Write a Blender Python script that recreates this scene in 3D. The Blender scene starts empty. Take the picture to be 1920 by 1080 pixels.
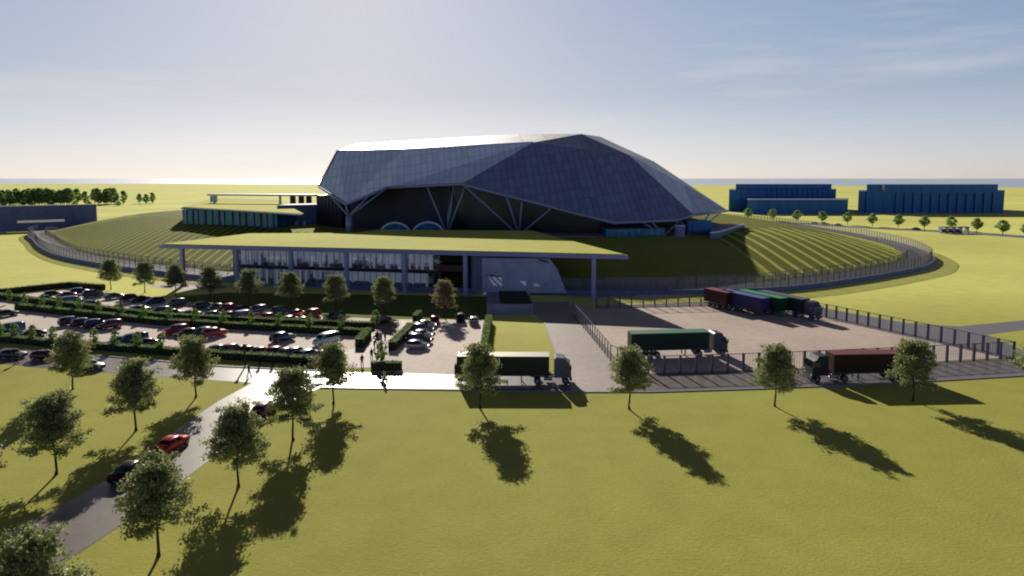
import bpy, math, random
from mathutils import Vector, Matrix, noise
random.seed(7)
R = math.radians
scene = bpy.context.scene
COL = scene.collection

# ------------------------------------------------------------------ camera
F = 1250.0; CX, CY = 960.0, 444.0; PITCH = R(5.0); CAMZ = 29.0
cam_d = bpy.data.cameras.new('camera'); cam = bpy.data.objects.new('camera', cam_d); COL.objects.link(cam)
cam.location = (0, 0, CAMZ); cam.rotation_euler = (R(90) - PITCH, 0, 0)
cam_d.sensor_width = 36; cam_d.lens = 36 * F / 1920.0
cam_d.shift_y = -(540 - CY) / 1920.0
cam_d.clip_start = 0.5; cam_d.clip_end = 150000
scene.camera = cam

def ray(px, py):
    u = (px - CX) / F; v = -(py - CY) / F
    return Vector((u, math.cos(PITCH) + v * math.sin(PITCH), -math.sin(PITCH) + v * math.cos(PITCH)))
def G(px, py, z=0.0):
    d = ray(px, py); t = (z - CAMZ) / d.z
    return Vector((d.x * t, d.y * t, z))
def P(px, py, D):
    d = ray(px, py); t = D / d.y
    return Vector((d.x * t, D, CAMZ + d.z * t))

# ------------------------------------------------------------------ light
SUN_AZ = R(-13.5); SUN_EL = R(21.7)
sdir = Vector((math.sin(SUN_AZ) * math.cos(SUN_EL), math.cos(SUN_AZ) * math.cos(SUN_EL), math.sin(SUN_EL)))
ld = bpy.data.lights.new('sun', 'SUN'); ld.energy = 5.0; ld.angle = R(0.5); ld.color = (1.0, 0.93, 0.80)
lo = bpy.data.objects.new('sun', ld); COL.objects.link(lo)
lo.rotation_euler = (-sdir).to_track_quat('-Z', 'Y').to_euler(); lo.location = (0, 0, 200)

w = bpy.data.worlds.new('World'); scene.world = w; w.use_nodes = True
nt = w.node_tree; nt.nodes.clear()
def N(nt, t, **k):
    n = nt.nodes.new(t)
    for a, b in k.items(): setattr(n, a, b)
    return n
sky = N(nt, 'ShaderNodeTexSky'); sky.sky_type = 'NISHITA'; sky.sun_disc = False
sky.sun_elevation = SUN_EL; sky.sun_rotation = SUN_AZ; sky.altitude = 0
sky.air_density = 1.0; sky.dust_density = 0.45; sky.ozone_density = 2.0
bg = N(nt, 'ShaderNodeBackground'); bg.inputs["Strength"].default_value = 0.13
ow = N(nt, 'ShaderNodeOutputWorld')
tc = N(nt, 'ShaderNodeTexCoord'); mp = N(nt, 'ShaderNodeMapping'); mp.inputs['Scale'].default_value = (1.2, 1.2, 9)
nz = N(nt, 'ShaderNodeTexNoise'); nz.inputs['Scale'].default_value = 2.2; nz.inputs['Detail'].default_value = 7; nz.inputs['Roughness'].default_value = .6
cr = N(nt, 'ShaderNodeValToRGB'); cr.color_ramp.elements[0].position = .50; cr.color_ramp.elements[1].position = .8
cr.color_ramp.elements[1].color = (.42, .42, .42, 1)
mx = N(nt, 'ShaderNodeMixRGB'); mx.inputs['Color2'].default_value = (6.2, 5.9, 5.9, 1)
hs = N(nt, 'ShaderNodeHueSaturation'); hs.inputs['Saturation'].default_value = 1.0
nt.links.new(tc.outputs['Generated'], mp.inputs['Vector']); nt.links.new(mp.outputs['Vector'], nz.inputs['Vector'])
nt.links.new(nz.outputs['Fac'], cr.inputs['Fac']); nt.links.new(cr.outputs['Color'], mx.inputs['Fac'])
nt.links.new(sky.outputs['Color'], hs.inputs['Color'])
# soft shoulder, as a photograph's exposure gives the sky round the sun
g1 = N(nt, 'ShaderNodeVectorMath', operation='MULTIPLY'); g1.inputs[1].default_value = (.98, 1.03, 1.48)
s0 = N(nt, 'ShaderNodeVectorMath', operation='SCALE'); s0.inputs['Scale'].default_value = .13
a1 = N(nt, 'ShaderNodeVectorMath', operation='ADD'); a1.inputs[1].default_value = (1, 1, 1)
dv = N(nt, 'ShaderNodeVectorMath', operation='DIVIDE')
nt.links.new(hs.outputs['Color'], g1.inputs[0]); nt.links.new(g1.outputs[0], s0.inputs[0]); nt.links.new(s0.outputs[0], a1.inputs[0])
nt.links.new(g1.outputs[0], dv.inputs[0]); nt.links.new(a1.outputs[0], dv.inputs[1]); # the half of the sky away from the sun is deeper and darker
sxy = N(nt, 'ShaderNodeSeparateXYZ'); nt.links.new(tc.outputs['Generated'], sxy.inputs[0])
dm = N(nt, 'ShaderNodeMapRange'); dm.inputs['From Min'].default_value = -.3; dm.inputs['From Max'].default_value = .75
dm.inputs['To Min'].default_value = 0; dm.inputs['To Max'].default_value = 1.0; nt.links.new(sxy.outputs['Y'], dm.inputs['Value'])
tn = N(nt, 'ShaderNodeMixRGB'); tn.inputs['Color1'].default_value = (.50, .64, 1.08, 1); tn.inputs['Color2'].default_value = (1, 1, 1, 1); nt.links.new(dm.outputs['Result'], tn.inputs['Fac'])
ds = N(nt, 'ShaderNodeVectorMath', operation='MULTIPLY'); nt.links.new(dv.outputs[0], ds.inputs[0]); nt.links.new(tn.outputs['Color'], ds.inputs[1])
dz = N(nt, 'ShaderNodeMapRange'); dz.inputs['From Min'].default_value = .26; dz.inputs['From Max'].default_value = .42
dz.inputs['To Min'].default_value = 1.0; dz.inputs['To Max'].default_value = .07; nt.links.new(sxy.outputs['Z'], dz.inputs['Value'])
dh = N(nt, 'ShaderNodeMapRange'); dh.inputs['From Min'].default_value = .0; dh.inputs['From Max'].default_value = .12
dh.inputs['To Min'].default_value = 1.34; dh.inputs['To Max'].default_value = 1.0; nt.links.new(sxy.outputs['Z'], dh.inputs['Value'])
ds2 = N(nt, 'ShaderNodeVectorMath', operation='SCALE'); nt.links.new(ds.outputs[0], ds2.inputs[0]); nt.links.new(dz.outputs['Result'], ds2.inputs['Scale'])
ds3 = N(nt, 'ShaderNodeVectorMath', operation='SCALE'); nt.links.new(ds2.outputs[0], ds3.inputs[0]); nt.links.new(dh.outputs['Result'], ds3.inputs['Scale'])
hz = N(nt, 'ShaderNodeMapRange'); hz.inputs['From Max'].default_value = .16; nt.links.new(sxy.outputs['Z'], hz.inputs['Value'])
ht_ = N(nt, 'ShaderNodeMixRGB'); ht_.inputs['Color1'].default_value = (1.0, .985, .985, 1); ht_.inputs['Color2'].default_value = (1, 1, 1, 1); nt.links.new(hz.outputs['Result'], ht_.inputs['Fac'])
ds4 = N(nt, 'ShaderNodeVectorMath', operation='MULTIPLY'); nt.links.new(ds3.outputs[0], ds4.inputs[0]); nt.links.new(ht_.outputs['Color'], ds4.inputs[1])
nt.links.new(ds4.outputs[0], mx.inputs['Color1'])
nt.links.new(mx.outputs['Color'], bg.inputs['Color']); nt.links.new(bg.outputs['Background'], ow.inputs['Surface'])
scene.view_settings.view_transform = 'Standard'; scene.view_settings.look = 'None'; scene.view_settings.exposure = 0
scene.cycles.filter_width = 2.0
scene.cycles.max_bounces = 6; scene.cycles.transparent_max_bounces = 16

# ------------------------------------------------------------------ materials
def mat(name, col, rough=.6, metal=0., spec=.5, nscale=None, namp=.25, bump=0, bscale=None, coat=0, col2=None, ndetail=6, obj_color=False):
    m = bpy.data.materials.new(name); m.use_nodes = True; t = m.node_tree; b = t.nodes['Principled BSDF']
    b.inputs['Base Color'].default_value = (*col, 1); b.inputs['Roughness'].default_value = rough
    b.inputs['Metallic'].default_value = metal; b.inputs['Specular IOR Level'].default_value = spec
    if coat: b.inputs['Coat Weight'].default_value = coat; b.inputs['Coat Roughness'].default_value = .08
    src = None
    if obj_color:
        oi = N(t, 'ShaderNodeObjectInfo'); src = oi.outputs['Color']
        t.links.new(src, b.inputs['Base Color'])
    if nscale:
        tc = N(t, 'ShaderNodeTexCoord'); n = N(t, 'ShaderNodeTexNoise'); n.inputs['Scale'].default_value = nscale; n.inputs['Detail'].default_value = ndetail
        t.links.new(tc.outputs['Object'], n.inputs['Vector'])
        r = N(t, 'ShaderNodeValToRGB'); r.color_ramp.elements[0].position = .3; r.color_ramp.elements[1].position = .7
        c2 = col2 or tuple(min(1, c * (1 + namp)) for c in col); c1 = tuple(c * (1 - namp) for c in col) if not col2 else col
        r.color_ramp.elements[0].color = (*c1, 1); r.color_ramp.elements[1].color = (*c2, 1)
        t.links.new(n.outputs['Fac'], r.inputs['Fac']); t.links.new(r.outputs['Color'], b.inputs['Base Color'])
    if bump:
        tc = N(t, 'ShaderNodeTexCoord'); n = N(t, 'ShaderNodeTexNoise'); n.inputs['Scale'].default_value = bscale or 1; n.inputs['Detail'].default_value = 4
        t.links.new(tc.outputs['Object'], n.inputs['Vector'])
        bp = N(t, 'ShaderNodeBump'); bp.inputs['Strength'].default_value = bump; bp.inputs['Distance'].default_value = .12
        t.links.new(n.outputs['Fac'], bp.inputs['Height']); t.links.new(bp.outputs['Normal'], b.inputs['Normal'])
    return m

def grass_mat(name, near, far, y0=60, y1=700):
    """turf: patchy noise, far end painted paler for sunward sheen and haze, short-blade bump"""
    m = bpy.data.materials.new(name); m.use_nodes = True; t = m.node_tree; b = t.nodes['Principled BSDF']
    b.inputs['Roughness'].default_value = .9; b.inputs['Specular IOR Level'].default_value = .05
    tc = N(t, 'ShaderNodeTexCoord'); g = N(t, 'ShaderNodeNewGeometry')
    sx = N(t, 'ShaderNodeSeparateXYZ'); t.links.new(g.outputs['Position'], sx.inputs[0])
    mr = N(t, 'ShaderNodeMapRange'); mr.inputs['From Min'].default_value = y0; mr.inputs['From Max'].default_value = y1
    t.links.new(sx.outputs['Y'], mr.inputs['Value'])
    a = N(t, 'ShaderNodeMixRGB'); a.inputs['Color1'].default_value = (*near, 1); a.inputs['Color2'].default_value = (*far, 1)  # far colour carries the sheen towards the sun
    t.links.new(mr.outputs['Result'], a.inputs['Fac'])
    prev = a.outputs['Color']
    for sc, lo_, hi in ((.012, .86, 1.12), (.25, .94, 1.06), (2.2, .94, 1.06), (9.0, .90, 1.10)):
        n = N(t, 'ShaderNodeTexNoise'); n.inputs['Scale'].default_value = sc; n.inputs['Detail'].default_value = 5
        t.links.new(g.outputs['Position'], n.inputs['Vector'])
        q = N(t, 'ShaderNodeMapRange'); q.inputs['From Min'].default_value = .3; q.inputs['From Max'].default_value = .7
        q.inputs['To Min'].default_value = lo_; q.inputs['To Max'].default_value = hi
        t.links.new(n.outputs['Fac'], q.inputs['Value'])
        mm = N(t, 'ShaderNodeVectorMath', operation='SCALE'); t.links.new(prev, mm.inputs[0]); t.links.new(q.outputs['Result'], mm.inputs['Scale'])
        prev = mm.outputs['Vector']
    t.links.new(prev, b.inputs['Base Color'])
    n = N(t, 'ShaderNodeTexNoise'); n.inputs['Scale'].default_value = 3.5; n.inputs['Detail'].default_value = 4; t.links.new(g.outputs['Position'], n.inputs['Vector'])
    bp = N(t, 'ShaderNodeBump'); bp.inputs['Strength'].default_value = .35; bp.inputs['Distance'].default_value = .1
    t.links.new(n.outputs['Fac'], bp.inputs['Height']); t.links.new(bp.outputs['Normal'], b.inputs['Normal'])
    return m

def leaf_mat(name, c1, c2, trans=.45):
    m = bpy.data.materials.new(name); m.use_nodes = True; t = m.node_tree; t.nodes.clear()
    o = N(t, 'ShaderNodeOutputMaterial'); d = N(t, 'ShaderNodeBsdfDiffuse'); tr = N(t, 'ShaderNodeBsdfTranslucent'); gl = N(t, 'ShaderNodeBsdfGlossy')
    gl.inputs['Roughness'].default_value = .45
    g = N(t, 'ShaderNodeNewGeometry'); n = N(t, 'ShaderNodeTexNoise'); n.inputs['Scale'].default_value = 1.1; n.inputs['Detail'].default_value = 3
    t.links.new(g.outputs['Position'], n.inputs['Vector'])
    ad = N(t, 'ShaderNodeMath', operation='MULTIPLY_ADD'); ad.inputs[1].default_value = .45
    t.links.new(g.outputs['Random Per Island'], ad.inputs[0]); sb = N(t, 'ShaderNodeMath', operation='SUBTRACT'); sb.inputs[1].default_value = .22
    t.links.new(n.outputs['Fac'], sb.inputs[0]); t.links.new(sb.outputs[0], ad.inputs[2])
    r = N(t, 'ShaderNodeMixRGB'); r.inputs['Color1'].default_value = (*c1, 1); r.inputs['Color2'].default_value = (*c2, 1)
    t.links.new(ad.outputs[0], r.inputs['Fac'])
    for s in (d, tr): t.links.new(r.outputs['Color'], s.inputs['Color'])
    m1 = N(t, 'ShaderNodeMixShader'); m1.inputs[0].default_value = trans; m2 = N(t, 'ShaderNodeMixShader'); m2.inputs[0].default_value = .05
    t.links.new(d.outputs[0], m1.inputs[1]); t.links.new(tr.outputs[0], m1.inputs[2])
    t.links.new(m1.outputs[0], m2.inputs[1]); t.links.new(gl.outputs[0], m2.inputs[2]); t.links.new(m2.outputs[0], o.inputs['Surface'])
    return m

def glass_mat(name, tint, refl, rough=.05, back=(.02, .03, .04)):
    """architectural glass: partly mirrors, partly clear"""
    m = bpy.data.materials.new(name); m.use_nodes = True; t = m.node_tree; t.nodes.clear()
    o = N(t, 'ShaderNodeOutputMaterial'); g = N(t, 'ShaderNodeBsdfGlossy'); g.inputs['Roughness'].default_value = rough
    g.inputs['Color'].default_value = (.8, .88, 1, 1)
    tr = N(t, 'ShaderNodeBsdfTransparent'); tr.inputs['Color'].default_value = (*tint, 1)
    fr = N(t, 'ShaderNodeFresnel'); fr.inputs['IOR'].default_value = 1.5
    ad = N(t, 'ShaderNodeMath', operation='ADD'); ad.inputs[1].default_value = refl; ad.use_clamp = True
    t.links.new(fr.outputs[0], ad.inputs[0])
    mx = N(t, 'ShaderNodeMixShader'); t.links.new(ad.outputs[0], mx.inputs[0]); t.links.new(tr.outputs[0], mx.inputs[1]); t.links.new(g.outputs[0], mx.inputs[2])
    t.links.new(mx.outputs[0], o.inputs['Surface'])
    return m

def asphalt(name, col, rough, spec, namp=.12, joint=None):
    m = bpy.data.materials.new(name); m.use_nodes = True; t = m.node_tree; b = t.nodes['Principled BSDF']
    b.inputs['Roughness'].default_value = rough; b.inputs['Specular IOR Level'].default_value = spec
    g = N(t, 'ShaderNodeNewGeometry'); prev = None
    base = N(t, 'ShaderNodeRGB'); base.outputs[0].default_value = (*col, 1); prev = base.outputs[0]
    for sc, a in ((.06, namp), (.9, namp * .8), (14, namp * 1.3)):
        n = N(t, 'ShaderNodeTexNoise'); n.inputs['Scale'].default_value = sc; n.inputs['Detail'].default_value = 6; t.links.new(g.outputs['Position'], n.inputs['Vector'])
        q = N(t, 'ShaderNodeMapRange'); q.inputs['From Min'].default_value = .3; q.inputs['From Max'].default_value = .7
        q.inputs['To Min'].default_value = 1 - a; q.inputs['To Max'].default_value = 1 + a
        t.links.new(n.outputs['Fac'], q.inputs['Value'])
        mm = N(t, 'ShaderNodeVectorMath', operation='SCALE'); t.links.new(prev, mm.inputs[0]); t.links.new(q.outputs['Result'], mm.inputs['Scale']); prev = mm.outputs['Vector']
    t.links.new(prev, b.inputs['Base Color'])
    n = N(t, 'ShaderNodeTexNoise'); n.inputs['Scale'].default_value = 6; t.links.new(g.outputs['Position'], n.inputs['Vector'])
    q = N(t, 'ShaderNodeMapRange'); q.inputs['To Min'].default_value = rough - .04; q.inputs['To Max'].default_value = rough + .04
    t.links.new(n.outputs['Fac'], q.inputs['Value']); t.links.new(q.outputs['Result'], b.inputs['Roughness'])
    return m

def shell_mat(name, col, rough, metal, seam=.55, sx=.16, vary=.12):
    """standing-seam metal cladding: seams across X every few metres, sheets of slightly different tone"""
    m = bpy.data.materials.new(name); m.use_nodes = True; t = m.node_tree; b = t.nodes['Principled BSDF']
    b.inputs['Metallic'].default_value = metal; b.inputs['Roughness'].default_value = rough
    g = N(t, 'ShaderNodeNewGeometry'); s = N(t, 'ShaderNodeSeparateXYZ')
    mp = N(t, 'ShaderNodeMapping'); mp.inputs['Rotation'].default_value = (0, R(8), 0); t.links.new(g.outputs['Position'], mp.inputs['Vector']); t.links.new(mp.outputs['Vector'], s.inputs[0])
    def cells(out, sc):
        a = N(t, 'ShaderNodeMath', operation='MULTIPLY'); a.inputs[1].default_value = sc; t.links.new(out, a.inputs[0])
        fr = N(t, 'ShaderNodeMath', operation='FRACT'); t.links.new(a.outputs[0], fr.inputs[0])
        fl = N(t, 'ShaderNodeMath', operation='FLOOR'); t.links.new(a.outputs[0], fl.inputs[0])
        lt = N(t, 'ShaderNodeMath', operation='LESS_THAN'); lt.inputs[1].default_value = .10; t.links.new(fr.outputs[0], lt.inputs[0])
        return fl.outputs[0], lt.outputs[0]
    cx, lx = cells(s.outputs['X'], sx); cz, lz = cells(s.outputs['Z'], .28)
    cb = N(t, 'ShaderNodeCombineXYZ'); t.links.new(cx, cb.inputs[0]); t.links.new(cz, cb.inputs[2])
    wn = N(t, 'ShaderNodeTexWhiteNoise'); t.links.new(cb.outputs[0], wn.inputs['Vector'])
    q = N(t, 'ShaderNodeMapRange'); q.inputs['To Min'].default_value = 1 - vary; q.inputs['To Max'].default_value = 1 + vary; t.links.new(wn.outputs['Value'], q.inputs['Value'])
    mm = N(t, 'ShaderNodeVectorMath', operation='SCALE'); mm.inputs[0].default_value = col; t.links.new(q.outputs['Result'], mm.inputs['Scale'])
    sm = N(t, 'ShaderNodeMath', operation='MULTIPLY'); sm.inputs[1].default_value = min(1, seam * 1.4); t.links.new(lx, sm.inputs[0])
    sz = N(t, 'ShaderNodeMath', operation='MULTIPLY'); sz.inputs[1].default_value = seam * .7; t.links.new(lz, sz.inputs[0])
    mxx = N(t, 'ShaderNodeMath', operation='MAXIMUM'); t.links.new(sm.outputs[0], mxx.inputs[0]); t.links.new(sz.outputs[0], mxx.inputs[1])
    mx = N(t, 'ShaderNodeMixRGB'); t.links.new(mxx.outputs[0], mx.inputs['Fac']); t.links.new(mm.outputs['Vector'], mx.inputs['Color1'])
    mx.inputs['Color2'].default_value = (col[0] * .35, col[1] * .35, col[2] * .4, 1)
    t.links.new(mx.outputs['Color'], b.inputs['Base Color'])
    return m

M = dict(
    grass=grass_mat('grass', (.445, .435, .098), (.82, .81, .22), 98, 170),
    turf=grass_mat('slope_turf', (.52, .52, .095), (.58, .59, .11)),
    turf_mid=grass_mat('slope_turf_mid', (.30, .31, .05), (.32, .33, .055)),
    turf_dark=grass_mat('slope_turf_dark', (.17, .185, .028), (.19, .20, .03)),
    roof_grass=grass_mat('roof_grass', (.64, .63, .13), (.64, .63, .13)),
    road=asphalt('road_asphalt', (.215, .175, .16), .37, .45),
    lot=asphalt('lot_asphalt', (.80, .68, .60), .85, .15),
    yard=asphalt('yard_concrete', (.62, .50, .43), .75, .2),
    apron=asphalt('apron_concrete', (.40, .33, .30), .6, .3),
    road_dark=asphalt('road_dark', (.10, .09, .095), .6, .3),
    turf_bank_shade=grass_mat('bank_grass_shade', (.16, .20, .05), (.16, .20, .05)),
    path=asphalt('path_paving', (.33, .24, .19), .7, .3),
    sand=asphalt('sand_path', (.5, .42, .33), .8, .2),
    concrete=mat('concrete', (.26, .27, .36), .7, nscale=.6, namp=.15, bump=.1, bscale=4),
    concrete_pale=mat('concrete_pale', (.44, .46, .56), .7, nscale=.4, namp=.15),
    conc_dark=mat('concrete_dark', (.14, .17, .30), .7, nscale=.3, namp=.15),
    steel=mat('painted_steel', (.36, .38, .52), .45, .3),
    fascia=mat('fascia_metal', (.30, .30, .52), .45, .3, nscale=.15, namp=.1),
    fence=mat('fence_steel', (.10, .11, .17), .5, .4),
    wire=mat('fence_wire', (.22, .22, .27), .5, .4),
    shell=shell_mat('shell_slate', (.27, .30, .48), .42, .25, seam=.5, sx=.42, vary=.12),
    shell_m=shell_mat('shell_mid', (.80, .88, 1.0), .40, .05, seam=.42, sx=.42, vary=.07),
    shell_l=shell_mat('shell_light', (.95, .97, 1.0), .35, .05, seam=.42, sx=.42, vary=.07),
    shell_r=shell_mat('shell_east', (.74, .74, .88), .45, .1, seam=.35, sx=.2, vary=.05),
    roofm=shell_mat('roof_cladding', (.55, .55, .58), .44, .6, seam=.25, sx=.1),
    dark=mat('dark_panel', (.018, .019, .026), .5, .1, nscale=.12, namp=.5),
    dark_green=mat('dark_green_glass', (.012, .028, .020), .2, .2, nscale=.1, namp=.4),
    teal=mat('teal_glazing', (.012, .16, .26), .2, .3, nscale=.4, namp=.35),
    navy=shell_mat('navy_cladding', (.022, .145, .37), .5, .2, seam=.35, sx=.12, vary=.06),
    navy_l=mat('navy_pilaster', (.04, .15, .32), .5, .2),
    white=mat('white_paint', (.75, .74, .72), .5, nscale=1, namp=.06),
    interior=mat('interior_pale_glow', (.8, .8, .85), .6, nscale=1.2, namp=.15),
    glassp=glass_mat('clear_glass', (.82, .86, .9), .10),
    trunk=mat('bark', (.055, .042, .034), .9, nscale=5, namp=.4, bump=.6, bscale=9),
    leaf=leaf_mat('leaves_olive', (.09, .125, .04), (.50, .53, .23), .5),
    leaf2=leaf_mat('leaves_deep', (.055, .11, .045), (.19, .28, .09), .45),
    leaf3=leaf_mat('leaves_hedge', (.08, .15, .025), (.30, .44, .09), .45),
    leaf4=leaf_mat('leaves_autumn', (.15, .12, .045), (.44, .37, .17), .5),
    leaf6=leaf_mat('leaves_distant', (.18, .30, .10), (.46, .62, .22), .55),
    leaf5=leaf_mat('leaves_fresh', (.13, .24, .05), (.38, .54, .14), .55),
    hedge_core=mat('hedge_core', (.015, .03, .010), .95, nscale=2, namp=.4),
    paint=mat('car_paint', (.5, .5, .5), .28, .25, .5, coat=.6, obj_color=True),
    trailer=mat('trailer_paint', (.5, .5, .5), .5, .1, .4, obj_color=True),
    cloth=mat('cloth', (.5, .5, .5), .9, 0, .1, obj_color=True),
    skin=mat('skin', (.45, .26, .18), .6),
    hair=mat('hair', (.03, .02, .015), .7),
    glass=mat('car_glass', (.012, .015, .02), .06, .1, .9),
    tyre=mat('rubber', (.012, .012, .013), .8),
    rim=mat('alloy', (.38, .39, .41), .35, .8),
    lamp=mat('lamp_clear', (.7, .72, .75), .12, .2, .8),
    tail=mat('lamp_red', (.35, .01, .01), .2, 0, .7),
    black=mat('black_plastic', (.02, .02, .022), .55),
    wood=mat('brown_timber', (.10, .045, .025), .7, nscale=2, namp=.3),
    line=mat('road_line_paint', (.75, .73, .68), .6, nscale=3, namp=.12),
    soil=mat('soil', (.07, .045, .03), .95, nscale=3, namp=.3),
)
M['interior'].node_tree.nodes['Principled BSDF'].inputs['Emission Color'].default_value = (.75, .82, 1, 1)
M['interior'].node_tree.nodes['Principled BSDF'].inputs['Emission Strength'].default_value = .10   # no lamps: faint glow put into walls and blinds to brighten the glazing
# water: choppy and reflective
wm = mat('sea_water', (.99, .98, 1.0), .30, .9, .5, bump=.3, bscale=.02); M['water'] = wm

# ------------------------------------------------------------------ builders
class MB:
    def __init__(s): s.v = []; s.f = []; s.mi = []; s.cur = 0
    def add(s, vs, fs):
        o = len(s.v); s.v += [tuple(p) for p in vs]
        for f in fs: s.f.append(tuple(i + o for i in f)); s.mi.append(s.cur)
        return s
    def box(s, c, d, rz=0):
        x, y, z = d[0] / 2, d[1] / 2, d[2] / 2; ca, sa = math.cos(rz), math.sin(rz); vs = []
        for k in (-z, z):
            for i, j in ((-x, -y), (x, -y), (x, y), (-x, y)): vs.append((c[0] + i * ca - j * sa, c[1] + i * sa + j * ca, c[2] + k))
        return s.add(vs, [(3, 2, 1, 0), (4, 5, 6, 7), (0, 1, 5, 4), (1, 2, 6, 5), (2, 3, 7, 6), (3, 0, 4, 7)])
    def tube(s, a, b, r0, r1=None, n=8):
        a, b = Vector(a), Vector(b); r1 = r0 if r1 is None else r1
        d = (b - a).normalized(); u = d.orthogonal().normalized(); q = d.cross(u); vs = []
        for p, r in ((a, r0), (b, r1)):
            for k in range(n): t = 2 * math.pi * k / n; vs.append(p + (u * math.cos(t) + q * math.sin(t)) * r)
        fs = [(k, (k + 1) % n, n + (k + 1) % n, n + k) for k in range(n)] + [tuple(range(n - 1, -1, -1)), tuple(range(n, 2 * n))]
        return s.add(vs, fs)
    def beam(s, a, b, wd, ht):
        a, b = Vector(a), Vector(b); d = b - a; L = d.length; d.normalize()
        side = Vector((-d.y, d.x, 0)); side = side.normalized() if side.length > 1e-4 else Vector((1, 0, 0)); up = d.cross(side) * -1
        vs = []
        for p in (a, b):
            for i, j in ((-1, -1), (1, -1), (1, 1), (-1, 1)): vs.append(p + side * i * wd / 2 + up * j * ht / 2)
        return s.add(vs, [(3, 2, 1, 0), (4, 5, 6, 7), (0, 1, 5, 4), (1, 2, 6, 5), (2, 3, 7, 6), (3, 0, 4, 7)])
    def prism(s, pts, z0, z1):
        n = len(pts); a = sum(pts[i][0] * pts[(i + 1) % n][1] - pts[(i + 1) % n][0] * pts[i][1] for i in range(n))
        if a < 0: pts = pts[::-1]
        vs = [(p[0], p[1], z0) for p in pts] + [(p[0], p[1], z1) for p in pts]
        return s.add(vs, [tuple(range(n - 1, -1, -1)), tuple(range(n, 2 * n))] + [(i, (i + 1) % n, n + (i + 1) % n, n + i) for i in range(n)])
    def quad(s, *p): return s.add(p, [tuple(range(len(p)))])
    def mesh(s, name, mats, smooth=False, off=None):
        me = bpy.data.meshes.new(name)
        vs = s.v if off is None else [(x - off[0], y - off[1], z - off[2]) for x, y, z in s.v]
        me.from_pydata(vs, [], s.f)
        for m in (mats if isinstance(mats, (list, tuple)) else [mats]): me.materials.append(m)
        if any(s.mi): me.polygons.foreach_set('material_index', s.mi)
        if smooth: me.polygons.foreach_set('use_smooth', [True] * len(s.f))
        me.update(); return me
    def build(s, name, mats, parent=None, smooth=False):
        off = parent_off(parent) if parent else None
        o = bpy.data.objects.new(name, s.mesh(name, mats, smooth, off)); COL.objects.link(o)
        if parent: o.parent = parent
        return o
def parent_off(p):
    v = Vector((0, 0, 0))
    while p: v += p.location; p = p.parent
    return v
def tag(o, label, cat, group=None):
    n = len(label.split())
    if n < 4 or n > 16: print('LABEL LENGTH', n, label)
    o['label'] = label; o['category'] = cat
    if group: o['group'] = group
    return o
def thing(name, label, cat, loc=(0, 0, 0), rz=0, group=None):
    o = bpy.data.objects.new(name, None); o.empty_display_size = .5; COL.objects.link(o); o.location = loc; o.rotation_euler = (0, 0, rz)
    return tag(o, label, cat, group)
def structure(o): o['kind'] = 'structure'; return o
CHILD = {}
def part(name, me, parent, col=None, loc=(0, 0, 0)):
    o = bpy.data.objects.new(name, me); COL.objects.link(o); o.parent = parent; o.location = loc
    if col: o.color = (*col, 1)
    return o

def copy_tree(o, parent=None):
    c = o.copy(); COL.objects.link(c)
    if parent: c.parent = parent
    for ch in [x for x in KIDS.get(o, [])]: copy_tree(ch, c)
    return c
KIDS = {}
ORD = ['', 'first', 'second', 'third', 'fourth', 'fifth', 'sixth', 'seventh', 'eighth', 'ninth', 'tenth', 'eleventh', 'twelfth', 'thirteenth', 'fourteenth', 'fifteenth', 'sixteenth', 'seventeenth', 'eighteenth', 'nineteenth', 'twentieth', 'twenty-first', 'twenty-second', 'twenty-third', 'twenty-fourth', 'twenty-fifth']

def gpoly(name, pts, z, m, subdiv=False):
    mb = MB(); P3 = [p if isinstance(p, Vector) else G(*p) for p in pts]
    n = len(P3); a = sum(P3[i].x * P3[(i + 1) % n].y - P3[(i + 1) % n].x * P3[i].y for i in range(n))
    if a < 0: P3 = P3[::-1]
    mb.add([(p.x, p.y, z) for p in P3], [tuple(range(n))])
    return structure(mb.build(name, m))

def catmull(pts, n=12, closed=True):
    out = []; L = len(pts)
    rng = range(L) if closed else range(L - 1)
    for i in rng:
        p0, p1, p2, p3 = (pts[(i - 1) % L], pts[i], pts[(i + 1) % L], pts[(i + 2) % L]) if closed else (pts[max(i - 1, 0)], pts[i], pts[i + 1], pts[min(i + 2, L - 1)])
        for k in range(n):
            t = k / n
            out.append(tuple(.5 * (2 * p1[j] + (p2[j] - p0[j]) * t + (2 * p0[j] - 5 * p1[j] + 4 * p2[j] - p3[j]) * t * t + (3 * p1[j] - p0[j] - 3 * p2[j] + p3[j]) * t ** 3) for j in (0, 1)))
    if not closed: out.append(tuple(pts[-1]))
    return out

# ------------------------------------------------------------------ ground, sea, roads
far = [(-9000, 3400), (-3000, 3700), (0, 3500), (900, 2900), (1700, 2100), (3500, 2000), (9000, 2600)]
mb = MB(); mb.add([(x, y, 0) for x, y in [(9000, -300), (9000, 2600), (3500, 2000), (1700, 2100), (900, 2900), (0, 3500), (-3000, 3700), (-9000, 3400), (-9000, -300)]], [tuple(range(9))])
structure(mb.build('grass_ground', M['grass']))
mb = MB(); mb.add([(-90000, 900, -6), (90000, 900, -6), (90000, 120000, -6), (-90000, 120000, -6)], [(0, 1, 2, 3)])
structure(mb.build('sea_water', M['water']))

L1, L2, L3, L4 = .012, .024, .036, .048
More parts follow.
